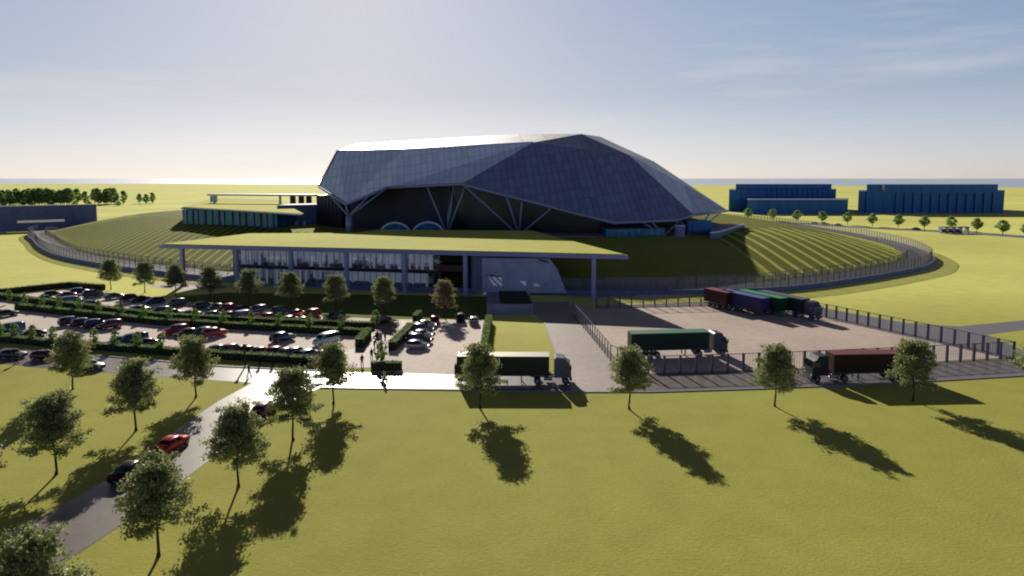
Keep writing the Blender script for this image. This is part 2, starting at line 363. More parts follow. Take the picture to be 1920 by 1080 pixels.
# cross road: left stretch, white middle stretch, right stretch along the yard
gpoly('access_road', [(-420, 625), (0, 650), (180, 668), (420, 689), (600, 697), (860, 702), (1030, 706), (1140, 704), (1222, 703), (1500, 694), (1900, 674), (2300, 655),
                      (2300, 678), (1920, 704), (1700, 717), (1450, 728), (1220, 735), (1100, 735), (860, 731), (600, 727), (475, 718), (120, 694), (0, 682), (-420, 650)], L1, M['road'])
gpoly('drive_road', [(475, 717), (410, 752), (350, 792), (290, 838), (220, 890), (110, 950), (0, 1012), (-250, 1150), (-90, 1230), (80, 1082), (150, 1036), (260, 962), (360, 888), (440, 826), (510, 772), (560, 745), (602, 726)], L2, M['road'])
# car park
gpoly('car_park', [(-420, 560), (0, 557), (70, 549), (130, 543), (190, 547), (300, 562), (480, 583), (620, 594), (720, 599), (906, 600), (899, 650), (890, 702), (740, 700), (752, 690), (690, 690), (600, 684), (420, 672), (180, 656), (0, 641), (-420, 615)], L1, M['lot'])
gpoly('footpath', [(702, 606), (790, 600), (735, 655), (700, 690), (640, 690), (598, 684), (605, 670), (660, 655), (690, 632)], L3, M['path'])
# service apron and yard
gpoly('service_apron', [(985, 566), (1066, 566), (1073, 590), (1147, 680), (1200, 702), (1165, 735), (1080, 735), (1058, 706), (1040, 660), (1021, 607), (1000, 585)], L3, M['apron'])
gpoly('truck_yard', [(1066, 566), (1118, 579), (1330, 574), (1531, 591), (1900, 672), (1500, 693), (1222, 702), (1147, 680), (1073, 590)], L2, M['yard'])
gpoly('yard_perimeter_road', [(1118, 573), (1340, 566), (1540, 577), (1700, 606), (1800, 612), (1925, 600), (2200, 588), (2200, 612), (1925, 618), (1850, 628), (1925, 660), (1900, 673), (1531, 592), (1330, 575), (1118, 580)], L1, M['road'])
gpoly('sandy_path', [(270, 534), (330, 528), (400, 528), (425, 540), (400, 545), (330, 545)], L1, M['sand'])
gpoly('far_road', [(1380, 411), (1500, 418), (1640, 426.5), (1760, 432), (1850, 437), (1990, 446), (2100, 452), (2100, 458), (1990, 451.5), (1850, 441.5), (1760, 435.5), (1640, 429.5), (1500, 420.5), (1380, 413)], L1, M['road'])
def along(a, b, t): return a + (b - a) * t
gpoly('embankment_shade', [(330, 556), (430, 549), (560, 551), (912, 556), (912, 599), (720, 597), (620, 592), (480, 581), (330, 563)], L1 + .05, M['turf_bank_shade'])  # darker turf sheet paints the pavilion's shade onto the bank
# edge kerbs (real steps) beside the cross road
def kerb(name, pts, wd=.25, ht=.13):
    mb = MB(); v = [G(*p) for p in pts]
    for a, b in zip(v, v[1:]): mb.beam((a.x, a.y, ht / 2), (b.x, b.y, ht / 2), wd, ht)
    return structure(mb.build(name, M['concrete']))
kerb('kerb', [(180, 667), (420, 688), (600, 696)]); kerb('kerb', [(600, 728), (860, 732), (1100, 736), (1220, 736), (1450, 729), (1700, 718), (1920, 705), (2200, 688)])
kerb('kerb', [(906, 601), (899, 650), (893, 700)]); kerb('kerb', [(1021, 606), (1041, 660), (1062, 704)])

# ------------------------------------------------------------------ ring road and mound
ZR = 1.3
ring = [(-255, 357), (-213, 296), (-171, 247), (-136, 218), (-106, 199), (-80, 186), (-38, 172), (14, 164), (46, 165), (70, 170), (95, 184), (119, 201), (136, 216), (153, 242),
        (168, 288), (175, 364), (165, 440), (120, 505), (30, 545), (-80, 552), (-190, 510), (-250, 430)]
ringS = catmull(ring, 10)
MC = (-20, 365)
def inset(p, d):
    v = Vector((p[0] - MC[0], p[1] - MC[1])); L = v.length; v = v * ((L - d) / L); return (MC[0] + v.x, MC[1] + v.y)
n = len(ringS); RW = 9
mb = MB()
for i in range(n):
    a, b = ringS[i], ringS[(i + 1) % n]; c, d = inset(a, RW), inset(b, RW)
    mb.add([(a[0], a[1], ZR), (b[0], b[1], ZR), (d[0], d[1], ZR), (c[0], c[1], ZR)], [(0, 1, 2, 3)])
structure(mb.build('ring_road', M['road_dark']))
rw = thing('retaining_wall', 'low blue-grey concrete wall holding up the curved ring road', 'retaining wall', (0, 0, 0))
mb = MB(); cp = MB()
for i in range(n):
    a, b = ringS[i], ringS[(i + 1) % n]; a2, b2 = inset(a, -.35), inset(b, -.35)
    mb.add([(a[0], a[1], -.1), (b[0], b[1], -.1), (b[0], b[1], ZR), (a[0], a[1], ZR), (a2[0], a2[1], -.1), (b2[0], b2[1], -.1), (b2[0], b2[1], ZR + .1), (a2[0], a2[1], ZR + .1)],
           [(4, 5, 6, 7)])
    cp.add([(a2[0], a2[1], ZR + .1), (b2[0], b2[1], ZR + .1), (inset(b, .05)[0], inset(b, .05)[1], ZR + .1), (inset(a, .05)[0], inset(a, .05)[1], ZR + .1),
            (inset(b, .05)[0], inset(b, .05)[1], ZR - .05), (inset(a, .05)[0], inset(a, .05)[1], ZR - .05)], [(0, 1, 2, 3), (3, 2, 4, 5)])
mb.build('wall_face', M['conc_dark'], rw); cp.build('coping', M['concrete'], rw)

def crest(th):      # plateau height by direction from the mound centre
    left = max(0, math.cos(th - math.pi)) ** 1.5
    right = max(0, math.cos(th)) ** 2
    return 8.0 + 2.6 * left + 1.3 * right
def skew(c): k = max(0, min(1, (c + 60) / 100)); return -.10 + .12 * k
def col_x(u, y): c = u * 5.6 if u > 0 else u * 3.8; return c + skew(c) * (y - 210)
def col_u(x, y):
    c = x
    for _ in range(4): c = x - skew(c) * (y - 210)
    return c / (5.6 if c > 0 else 3.8)
def rowz(x, y):     # grass terraces: saw-tooth rows running away from the road
    u = col_u(x, y); f = u - math.floor(u)
    return (.14 * f / .28 if f < .28 else .14 * (1 - (f - .28) / .72))
mb = MB(); NR = 46
polar = [(math.atan2(p[1] - MC[1], p[0] - MC[0]), math.hypot(p[0] - MC[0], p[1] - MC[1]) - RW) for p in ringS]
# cartesian grid so that the rows read crisply
step = 1.3
def ring_r(th):
    best = None
    for i in range(len(polar)):
        t0, r0 = polar[i]; t1, r1 = polar[(i + 1) % len(polar)]
        d = (t1 - t0 + math.pi) % (2 * math.pi) - math.pi; e = (th - t0 + math.pi) % (2 * math.pi) - math.pi
        if d != 0 and 0 <= e / d <= 1: return r0 + (r1 - r0) * e / d
    return polar[0][1]
RR = [ring_r(-math.pi + 2 * math.pi * i / 720) for i in range(721)]
def rr(th):
    f = (th + math.pi) / (2 * math.pi) * 720; i = min(int(f), 719); return RR[i] + (RR[i + 1] - RR[i]) * (f - i)
def mound_z(x, y):
    th = math.atan2(y - MC[1], x - MC[0]); d = rr(th) - math.hypot(x - MC[0], y - MC[1])
    if d <= 0: return ZR + d * .3, d
    span = 62 if y < 400 else 70
    t = min(1, d / span); s = math.sin(t * math.pi / 2) ** 1.05
    z = ZR + (crest(th) - ZR) * s
    return z + rowz(x, y) * row_amp(x, y), d
def row_amp(x, y):
    th = math.atan2(y - MC[1], x - MC[0]); d = rr(th) - math.hypot(x - MC[0], y - MC[1]); span = 62 if y < 400 else 70
    lat = abs(math.cos(th))
    amp = max(0, min(1, d / 3)) * max(0, min(1, (span * .92 - d) / 10)) * max(0, min(1, (lat - .30) / .12))
    y1 = 262 if x > 60 else 330
    if y > y1: amp *= max(0, 1 - (y - y1) / 30)
    if -78 < x < 74: amp *= max(0, 1 - min(x + 78, 74 - x) / 4)
    return amp
AMP = []
us = []
for k in range(-72, 42): us += [k + f for f in (0, .09, .19, .28, .46, .64, .82)]
ys = [153 + 2.6 * i for i in range(156)]
idx = {}
for j, y in enumerate(ys):
    for i, u in enumerate(us):
        x = col_x(u, y)
        if not -275 < x < 185: continue
        z, d = mound_z(x, y)
        if d > -7: idx[(i, j)] = len(mb.v); mb.v.append((x, y, max(z, .4) if d > -.2 else z - .4))
for (i, j), a in idx.items():
    q = (a, idx.get((i + 1, j)), idx.get((i + 1, j + 1)), idx.get((i, j + 1)))
    if None not in q:
        mb.f.append(q)
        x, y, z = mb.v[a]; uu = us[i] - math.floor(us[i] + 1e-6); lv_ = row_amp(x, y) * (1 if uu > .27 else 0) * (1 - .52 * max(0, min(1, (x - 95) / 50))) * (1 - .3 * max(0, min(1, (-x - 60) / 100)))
        mb.mi.append(0 if (row_amp(x, y) > .35 and uu < .18) or x > 145 else 2 if lv_ > .5 or (x > 60 and y > 255) or z > 9.5 else 1)  # bright and dark strips paint the sunlit and shaded terrace faces
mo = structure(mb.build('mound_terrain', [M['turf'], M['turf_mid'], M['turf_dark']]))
# paved plateau under the arena
mb = MB(); pl = catmull([(-104, 280), (-70, 250), (0, 242), (50, 234), (74, 250), (90, 285), (100, 330), (90, 420), (0, 440), (-90, 420), (-125, 340)], 8)
mb.prism(pl, 7.0, 8.25); structure(mb.build('plateau_paving', M['yard']))

# ------------------------------------------------------------------ fences
def fence(name, label, pts, z, h=2.8, sp=2.5, post=.16, group=None, wires=.42, wr=.05):
    loc = Vector((pts[0][0], pts[0][1], z)); t = thing(name, label, 'fence', loc, 0, group)
    L = [0]
    for a, b in zip(pts, pts[1:]): L.append(L[-1] + math.hypot(b[0] - a[0], b[1] - a[1]))
    def at(s):
        for i in range(len(pts) - 1):
            if s <= L[i + 1] or i == len(pts) - 2:
                k = (s - L[i]) / max(1e-6, L[i + 1] - L[i]); a, b = pts[i], pts[i + 1]
                return a[0] + (b[0] - a[0]) * k, a[1] + (b[1] - a[1]) * k, math.atan2(b[1] - a[1], b[0] - a[0])
    npost = int(round(L[-1] / sp)); pm = MB().box((0, 0, h / 2), (post, post, h)).mesh('post', M['fence'])
    mid = MB()
    for i in range(npost + 1):
        x, y, r = at(L[-1] * i / npost); o = part('post', pm, t, None, (x - loc.x, y - loc.y, 0)); o.rotation_euler = (0, 0, r)
    rails = MB()
    for a, b in zip(pts, pts[1:]):
        for zz in (z + h - .06, z + .12): rails.beam((a[0], a[1], zz), (b[0], b[1], zz), .07, .09)
    rails.build('rail', M['fence'], t)
    m = int(L[-1] / wires)
    for i in range(m):
        x, y, r = at(L[-1] * (i + .5) / m); c, s = math.cos(r) * wr / 2, math.sin(r) * wr / 2
        mid.add([(x - c, y - s, z + .1), (x + c, y + s, z + .1), (x + c, y + s, z + h - .05), (x - c, y - s, z + h - .05)], [(0, 1, 2, 3)])
    mid.build('mesh_panel', M['wire'], t)
    return t
def g2(*pp): return [(G(*p).x, G(*p).y) for p in pp]
fence('yard_fence', 'steel mesh fence with thick posts along the road side of the truck yard', g2((1215, 702), (1350, 698), (1500, 692), (1690, 683), (1900, 672)), 0, 2.8, 2.5, .30, 'fences round the truck yard')
fence('yard_fence', 'steel mesh fence closing the field side of the yard at the right', g2((1900, 672), (1700, 627), (1531, 591)), 0, 2.8, 2.4, .30, 'fences round the truck yard')
fence('yard_fence', 'steel mesh fence at the back of the yard below the ring road', g2((1531, 591), (1330, 574), (1118, 579)), 0, 2.8, 2.7, .26, 'fences round the truck yard')
fence('yard_fence', 'steel mesh fence between the grey apron and the truck yard', g2((1073, 590), (1110, 634), (1147, 680), (1215, 702)), 0, 2.8, 2.2, .14, 'fences round the truck yard')
def span(i0, i1, d): return [inset(ringS[i % n], d) for i in range(i0, i1 + 1)]
fence('ring_fence', 'tall mesh fence on the outer edge of the ring road, left bend', span(0, 58, .6), ZR, 3.0, 3.2, .13, 'fences along the ring road', .4, .17)
fence('ring_fence', 'tall mesh fence on the outer ring road edge between pavilion and right bend', span(68, 132, .6), ZR, 3.0, 2.6, .13, 'fences along the ring road', .4, .17)
fence('ring_fence', 'pale mesh fence on the far side of the ring road right bend', span(132, 165, .6), ZR, 3.0, 3.0, .16, 'fences along the ring road', .4, .17)
fence('ring_fence', 'mesh fence at the foot of the left grass mound', span(0, 58, RW - .8), ZR, 2.4, 4.0, .14, 'fences along the ring road', .4, .1)
fence('ring_fence', 'mesh fence at the foot of the right grass mound', span(72, 140, RW - .8), ZR, 2.4, 4.0, .14, 'fences along the ring road', .4, .1)

# ------------------------------------------------------------------ arena
ar = thing('arena', 'huge faceted slate-blue metal arena on slanting struts above the mound', 'arena', (-5, 300, 8))
V = dict(A=P(598, 350, 275), B=P(633, 283, 285), Fo=P(648, 383, 255), E=P(757, 280, 272), Nn=P(728, 352, 262), H=P(865, 345, 245), C=P(1000, 267, 262),
         J=P(1040, 390, 235), K=P(1150, 418, 232), Lq=P(1270, 413, 245), T=P(1301, 403, 252), Rt=P(1365, 395, 278), U=P(1180, 291, 272), V=P(1107, 281, 264),
         Pk=P(1090, 251, 285), M2=P(960, 251.5, 330), B2=P(668, 270, 335), Q=P(1125, 256, 320), S=P(1225, 302, 315), X=P(1283, 346, 287),
         D1=Vector((-95, 385, 20)), D2=Vector((0, 400, 20)), D3=Vector((85, 375, 17)))
def facets(name, tris, m):
    mb = MB()
    for t in tris: mb.quad(*[V[k] for k in t])
    # inner skin, 0.5 m below, so the shell has thickness
    return mb.build(name, m, ar)
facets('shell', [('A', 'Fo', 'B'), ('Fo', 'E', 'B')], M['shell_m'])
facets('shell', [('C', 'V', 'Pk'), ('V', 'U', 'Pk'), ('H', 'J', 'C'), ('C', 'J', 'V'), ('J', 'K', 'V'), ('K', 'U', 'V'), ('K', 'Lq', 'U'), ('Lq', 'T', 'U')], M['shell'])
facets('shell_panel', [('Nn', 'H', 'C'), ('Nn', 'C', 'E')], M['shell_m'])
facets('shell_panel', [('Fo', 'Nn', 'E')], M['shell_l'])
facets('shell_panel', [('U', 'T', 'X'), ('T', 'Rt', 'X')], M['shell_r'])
facets('roof', [('B', 'E', 'B2'), ('E', 'C', 'M2'), ('E', 'M2', 'B2'), ('C', 'Pk', 'M2'), ('Pk', 'Q', 'M2'), ('Pk', 'U', 'Q'), ('U', 'S', 'Q'), ('U', 'X', 'S'), ('X', 'Rt', 'S')], M['roofm'])
facets('rear_shell', [('A', 'B', 'D1'), ('B', 'B2', 'D1'), ('B2', 'M2', 'D2'), ('B2', 'D2', 'D1'), ('M2', 'Q', 'D2'), ('Q', 'S', 'D3'), ('Q', 'D3', 'D2'), ('S', 'Rt', 'D3')], M['shell'])
mb = MB()
for a, b in (('A', 'Fo'), ('Fo', 'Nn'), ('Nn', 'H'), ('H', 'J'), ('J', 'K'), ('K', 'Lq'), ('Lq', 'T'), ('T', 'Rt'), ('A', 'B'), ('B', 'E'), ('E', 'C')): mb.tube(V[a], V[b], .55 if V[a].z < 35 else .3, n=8)
mb.build('rim_beam', M['steel'], ar, True)
# body below the shell
body = [(-76, 285), (-66, 272), (-50, 270), (-25, 262), (10, 256), (35, 254), (52, 262), (60, 300), (60, 380), (-80, 380)]
mb = MB(); ts = [24, 22, 25, 27, 24, 19, 17, 18, 18, 22]
for i in range(len(body)):
    a, b = body[i], body[(i + 1) % len(body)]; mb.cur = 1 if i in (3, 4) else 0  # green middle walls: reflections in the glass put into the colour
    mb.quad((a[0], a[1], 8), (b[0], b[1], 8), (b[0], b[1], ts[(i + 1) % len(body)] + 4), (a[0], a[1], ts[i] + 4))
mb.build('wall', [M['dark'], M['dark_green']], ar)
mb = MB(); a = P(593, 366, 285); b = P(640, 366, 272)
mb.prism([(a.x, a.y), (b.x, b.y), (b.x + 4, b.y + 30), (a.x, a.y + 30)], 8, a.z); mb.build('side_wing', M['dark'], ar)
for i in range(7):
    x = a.x + (b.x - a.x) * (i + .5) / 7; y = a.y + (b.y - a.y) * (i + .5) / 7 - .12
    MB().box((x, y, 15), (.12, .2, 13)).build('cladding_seam', M['black'], ar)
# struts
def lerp(k1, k2, t): return V[k1] + (V[k2] - V[k1]) * t
cb = V['Fo'] + Vector((.4, 1, 0)); node = Vector((cb.x + .5, cb.y, 14.5))
mb = MB(); mb.tube((node.x, node.y, 8), node, 1.3, 1.15, 12); mb.build('column', M['steel'], ar, True)
for tgt in (lerp('A', 'Fo', .35), V['Fo'], lerp('Fo', 'Nn', .55), lerp('Fo', 'Nn', .95)):
    mb = MB(); mb.tube(node, tgt, .42, .32); mb.build('strut', M['steel'], ar, True)
f1 = P(838, 440, 250); f1.z = 8; f2 = P(973, 446, 245); f2.z = 8; f3 = P(1245, 436, 243); f3.z = 8.2; f4 = P(1300, 436, 246); f4.z = 8.2
for base, tg in ((f1, P(800, 348, 252)), (f1, P(851, 347, 249)), (f1, P(873, 348, 246)), (f1, P(845, 348, 262)),
                 (f2, P(873, 350, 245)), (f2, P(950, 368, 240)), (f2, P(979, 375, 239)), (f2, P(1034, 390, 236)),
                 (f3, P(1205, 417, 240)), (f3, P(1222, 416, 241)), (f3, P(1275, 413, 248)), (f4, P(1275, 413, 248)), (f4, P(1330, 402, 262)), (f4, P(1352, 398, 268))):
    mb = MB(); mb.tube(base, tg, .38, .30); mb.build('strut', M['steel'], ar, True)
# teal glazed hall at the right foot, drum and blue box
tg = thing('glass_hall', 'low teal glazed hall tucked under the right side of the arena', 'hall', (44, 236, 8))
a, b = P(1136, 445, 234), P(1246, 445, 238)
MB().prism([(a.x, a.y), (b.x, b.y), (b.x, b.y + 12), (a.x, a.y + 12)], 8, 10.9).build('wall', M['teal'], tg)
MB().prism([(a.x - .4, a.y - .4), (b.x + .4, b.y - .4), (b.x + .4, b.y + 12), (a.x - .4, a.y + 12)], 10.9, 11.25).build('roof', M['conc_dark'], tg)
for i in range(9):
    q = along(a, b, (i + .5) / 9); MB().box((q.x, q.y - .06, 9.4), (.1, .12, 2.9)).build('mullion', M['dark'], tg)
dr = thing('service_drum', 'grey concrete drum beside the blue box under the arena tip', 'drum', (P(1274, 440, 238).x, 238, 8))
MB().tube((dr.location.x, 238, 8), (dr.location.x, 238, 12), 1.9, n=20).build('drum_wall', M['concrete'], dr, False)
MB().tube((dr.location.x, 238, 12), (dr.location.x, 238, 12.4), 1.7, n=20).build('drum_cap', M['white'], dr)
bx = thing('service_building', 'navy blue box building under the right tip of the arena', 'building', (P(1310, 440, 246).x, 246, 8))
a, b = P(1290, 440, 244), P(1333, 440, 246)
MB().prism([(a.x, a.y), (b.x, b.y), (b.x, b.y + 9), (a.x, a.y + 9)], 8, 13.4).build('wall', M['navy'], bx)
MB().box(((a.x + b.x) / 2, a.y - .1, 9.3), (b.x - a.x - 2, .3, .25), .2).build('red_stripe', M['tail'], bx)
tr = thing('terrace', 'dark blue pointed terrace with a pale kerb right of the arena', 'terrace', (85, 250, 8))
pts = [G(1332, 436, 10.2), G(1348, 434, 10.2), G(1396, 420, 10.2), G(1332, 418, 10.2)]
MB().prism([(p.x, p.y) for p in pts], 7, 10.0).build('deck', M['conc_dark'], tr)
mb = MB()
for p, q in zip(pts[:3], pts[1:3]): mb.beam((p.x, p.y, 10.1), (q.x, q.y, 10.1), .6, .5)
mb.build('parapet', M['white'], tr)
# arched skylights
for k, (px, D, r, lab) in enumerate(((741, 243, 5.4, 'white arched skylight left of the other arch, in front of the arena'), (803, 243, 5.6, 'white arched skylight with teal glass, right of the other arch'))):
    c = P(px, 432, D); t = thing('arched_skylight', lab, 'skylight', (c.x, D, 8), 0, 'arched skylights in front of the arena')
    mb = MB(); gl = MB(); pr = None; zc = 8.6
    for i in range(25):
        th = math.pi * i / 24; p = (c.x - math.cos(th) * r, zc + math.sin(th) * r * .80)
        if pr:
            mb.beam((pr[0], D, pr[1]), (p[0], D, p[1]), .75, .6)
            gl.quad((pr[0], D + .3, pr[1]), (p[0], D + .3, p[1]), (p[0], D + 9, p[1]), (pr[0], D + 9, pr[1]))
            gl.add([(c.x, D + .3, zc), (p[0], D + .3, p[1]), (pr[0], D + .3, pr[1])], [(0, 1, 2)])
        pr = p
    mb.build('arch_frame', M['white'], t); gl.build('glazing', M['teal'], t)

# ------------------------------------------------------------------ front pavilion
ZT, ZB = 11.3, 10.25
pv = thing('pavilion', 'long low glazed pavilion with a sloping-cornered grass roof on columns', 'pavilion', (-35, 170, 0))
fl = G(298, 458, ZT); frt = G(1178, 478, ZT)
def fr(px):      # point on the front edge of the roof by image column
    t = (px - 298) / 880.0; y = 458 + 20 * t; return G(px, y, ZT)
back = [G(1000, 433, ZT), G(712, 431, ZT), G(665, 437, ZT), G(465, 438, ZT)]
outline = [fl, fr(600), fr(900), frt] + back
mb = MB(); mb.prism([(p.x, p.y) for p in outline], ZB, ZT - .1); mb.build('roof_slab', M['fascia'], pv)
cen = Vector((sum(p.x for p in outline) / len(outline), sum(p.y for p in outline) / len(outline), 0))
mb = MB(); mb.prism([(p.x + (cen.x - p.x) * .012, p.y + (cen.y - p.y) * .012) for p in outline], ZT - .1, ZT + .12); mb.build('grass_roof', M['roof_grass'], pv)
fd = (frt - fl).normalized(); fq = Vector((-fd.y, fd.x, 0))
colm = None
for px in (335, 437, 540, 645, 755, 870, 1113):
    p = fr(px) + fq * 1.2; MB().box((p.x, p.y, (ZB + .0) / 2), (.95, .95, ZB), math.atan2(fd.y, fd.x)).build('column', M['steel'], pv)
for px in (990, ):
    p = G(990, 553, 0) ; MB().box((p.x, p.y, 1.6), (1.0, 1.0, 3.2)).build('column', M['steel'], pv)
ang = math.atan2(fd.y, fd.x)
def fp(px, off): p = fr(px) + fq * off; return (p.x, p.y)
# floors, walls
a, b = fp(415, 5), fp(815, 5); c, d = fp(815, 28), fp(425, 34)
MB().prism([a, b, c, d], .05, .45).build('ground_slab', M['concrete'], pv)
MB().prism([a, b, c, d], 4.75, 5.55).build('floor_slab', M['dark'], pv)
MB().prism([fp(416, 5.4), fp(814, 5.4), fp(814, 5.7), fp(416, 5.7)], 9.6, 10.3).build('lintel', M['dark'], pv)
def bk(px, off0, z0, z1, name, m):
    p, q = fp(px, 5), fp(px, off0); MB().beam((p[0], p[1], (z0 + z1) / 2), (q[0], q[1], (z0 + z1) / 2), .3, z1 - z0).build(name, m, pv)
bk(415, 30, .45, 10.3, 'end_wall', M['dark_green'])
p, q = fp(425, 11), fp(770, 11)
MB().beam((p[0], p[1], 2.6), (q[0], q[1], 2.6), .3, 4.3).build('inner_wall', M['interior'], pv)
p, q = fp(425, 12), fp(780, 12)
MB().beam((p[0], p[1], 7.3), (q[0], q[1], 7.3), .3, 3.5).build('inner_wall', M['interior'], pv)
NP = 34
for fl_, z0, z1 in ((0, .45, 4.75), (1, 5.55, 9.6)):
    mb = MB(); p, q = fp(417, 5.15), fp(812, 5.15)
    mb.quad((p[0], p[1], z0), (q[0], q[1], z0), (q[0], q[1], z1), (p[0], p[1], z1)); mb.build('glazing', M['glassp'], pv)
    for i in range(NP + 1):
        t = i / NP; x = p[0] + (q[0] - p[0]) * t; y = p[1] + (q[1] - p[1]) * t
        MB().box((x, y - .03, (z0 + z1) / 2), (.13, .18, z1 - z0), ang).build('mullion', M['fascia'], pv)
# pale blinds hanging just behind the glass
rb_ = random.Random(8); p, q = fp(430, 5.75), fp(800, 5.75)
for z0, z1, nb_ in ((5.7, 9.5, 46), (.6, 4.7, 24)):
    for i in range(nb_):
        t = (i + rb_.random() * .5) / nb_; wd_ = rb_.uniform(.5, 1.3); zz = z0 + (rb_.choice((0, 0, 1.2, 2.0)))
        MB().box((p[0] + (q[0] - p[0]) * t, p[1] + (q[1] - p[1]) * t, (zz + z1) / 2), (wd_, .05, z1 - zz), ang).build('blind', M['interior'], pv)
# interior furniture on both floors
rnd = random.Random(5)
for i in range(44):
    px = 425 + i * 8.6; fl_ = i % 3 != 0; z = 5.55 if fl_ else .45
    p = fp(px, 7 + rnd.random() * 6); t = thing('desk', f'{"upper" if fl_ else "ground"} floor office table behind the pavilion glass', 'table', (p[0], p[1], z), ang + rnd.uniform(-.4, .4), f'tables on the {"upper" if fl_ else "ground"} floor of the pavilion')
    mb = MB(); mb.box((0, 0, .75), (2.0, .9, .08)); part('tabletop', mb.mesh('tabletop', M['white'] if i % 2 else M['black']), t)
    for sx in (-.9, .9):
        mb = MB(); mb.box((sx, 0, .36), (.08, .7, .71)); part('leg', mb.mesh('leg', M['black']), t)
for i in range(26):
    px = 430 + i * 14.6; fl_ = i % 4 != 0; z = 5.55 if fl_ else .45
    p = fp(px + rnd.uniform(-3, 3), 9 + rnd.random() * 5)
    t = thing('partition_screen', f'pale {"upper" if fl_ else "ground"} floor screen standing behind the pavilion glass', 'screen', (p[0], p[1], z), ang, f'screens on the {"upper" if fl_ else "ground"} floor of the pavilion')
    mb = MB(); mb.box((0, 0, 1.35), (1.1 + rnd.random(), .08, 2.3)); part('panel', mb.mesh('panel', M['white']), t)
    mb = MB(); mb.box((0, 0, .1), (1.0, .5, .12)); part('foot', mb.mesh('foot', M['black']), t)
# brown timber gallery in the open bay
p, q = fp(806, 7), fp(868, 7)
MB().beam((p[0], p[1], 6.3), (q[0], q[1], 6.3), 4, 1.7).build('timber_gallery', M['wood'], pv)
MB().beam((p[0], p[1], 8.7), (q[0], q[1], 8.7), 3, 1.6).build('planted_ledge', M['hedge_core'], pv)
bk(874, 32, 0, 10.3, 'cross_wall', M['conc_dark'])
p, q = fp(876, 5), fp(905, 5)
MB().beam((p[0], p[1], 5.1), (q[0], q[1], 5.1), .4, 10.3).build('front_wall', M['concrete'], pv)

# angular concrete wall with openings right of the pavilion
import bmesh
wt = thing('portal_wall', 'slanting grey concrete wall with ragged openings beside the tunnel mouth', 'wall', (0, 168, 0))
def polywall(name, outer, holes, D0, D1, m, parent, thick=.5):
    bm = bmesh.new(); es = []
    def pt(px, py): t = (px - 905) / 160.0; return P(px, py, D0 + (D1 - D0) * t)
    for loop in [outer] + holes:
        vs = [bm.verts.new(pt(*p)) for p in loop]
        for i in range(len(vs)): es.append(bm.edges.new((vs[i], vs[(i + 1) % len(vs)])))
    bmesh.ops.triangle_fill(bm, edges=es, use_beauty=True)
    r = bmesh.ops.extrude_face_region(bm, geom=bm.faces[:])
    bmesh.ops.translate(bm, verts=[v for v in r['geom'] if isinstance(v, bmesh.types.BMVert)], vec=(0, thick, 0))
    bmesh.ops.recalc_face_normals(bm, faces=bm.faces[:])
    off = parent_off(parent)
    for v in bm.verts: v.co -= off
    me = bpy.data.meshes.new(name); bm.to_mesh(me); bm.free(); me.materials.append(m)
    o = bpy.data.objects.new(name, me); COL.objects.link(o); o.parent = parent; return o
polywall('wall_face', [(903, 484), (1030, 484), (1045, 505), (1062, 549), (905, 549)],
         [[(912, 514), (941, 518), (941, 537), (925, 536)], [(972, 527), (987, 527), (987, 538), (980, 534)], [(1000, 531), (1008, 532), (1015, 538), (1001, 537)], [(1006, 486), (1016, 486), (1031, 492), (1022, 492)]], 163, 161, M['concrete_pale'], wt)
q0, q1 = P(906, 548, 166), P(1050, 548, 164)
MB().beam((q0.x, q0.y, 2.2), (q1.x, q1.y, 2.2), .3, 4.4).build('glow_backing', M['interior'], wt)  # pale glowing backing added so the openings look sunlit behind
for px0, py0, px1, py1 in ((914, 514, 936, 536), (926, 515, 940, 530)):
    mb = MB(); mb.beam(P(px0, py0, 162.6), P(px1, py1, 162.6), .4, .35); mb.build('brace', M['fascia'], wt)
rb = thing('ramp_block', 'grey concrete retaining block with a planted top left of the apron', 'retaining wall', (-4, 150, 0))
c0, c1, c2, c3 = G(913, 590), G(1000, 590), G(990, 566), G(912, 566)
MB().prism([(p.x, p.y) for p in (c0, c1, c2, c3)], 0, 2.3).build('block', M['concrete'], rb)
mb = MB(); mb.prism([(p.x, p.y) for p in (along(c0, c1, .3), along(c0, c1, .95), along(c3, c2, .95), along(c3, c2, .3))], 2.3, 2.6); mb.build('planting', M['hedge_core'], rb)

# ------------------------------------------------------------------ left pavilion and the pale beam
lp = thing('glass_pavilion', 'blue glazed pavilion with a flat grass roof on the left mound', 'pavilion', (-110, 280, 8))
p1, p2 = P(343, 424, 292), P(520, 433, 268)
rt = P(343, 390, 292).z
q1, q2 = Vector((p1.x - 4, p1.y + 46, 0)), Vector((p2.x + 6, p2.y + 40, 0))
MB().prism([(p1.x, p1.y), (p2.x, p2.y), (q2.x, q2.y), (q1.x, q1.y)], 7, rt - .6).build('wall', M['teal'], lp)
dd = (p2 - p1); dd.z = 0
for i in range(14):
    q = p1 + dd * ((i + .5 + rnd.uniform(-.3, .3)) / 14); MB().box((q.x, q.y - .25, (7 + rt) / 2 - .3), (.35 if i % 3 else .8, .5, rt - 7.6), math.atan2(dd.y, dd.x)).build('fin', M['conc_dark' if i % 2 else 'fascia'], lp)
r1, r2, r3, r4 = G(339, 389, rt), G(566, 402, rt), G(515, 375, rt), G(400, 372, rt)
for p in (r1, r2, r3, r4): p.z = rt
MB().prism([(p.x, p.y) for p in (r1, r2, r3, r4)], rt - .6, rt).build('roof_slab', M['conc_dark'], lp)
MB().prism([(p.x + .5, p.y + .8) for p in (r1, r2, r3, r4)], rt, rt + .25).build('grass_roof', M['roof_grass'], lp)
aw = thing('annexe', 'low blue-grey annexe wall between the glass pavilion and the arena', 'building', (P(570, 420, 285).x, 285, 8))
a, b = P(520, 405, 280), P(594, 405, 290)
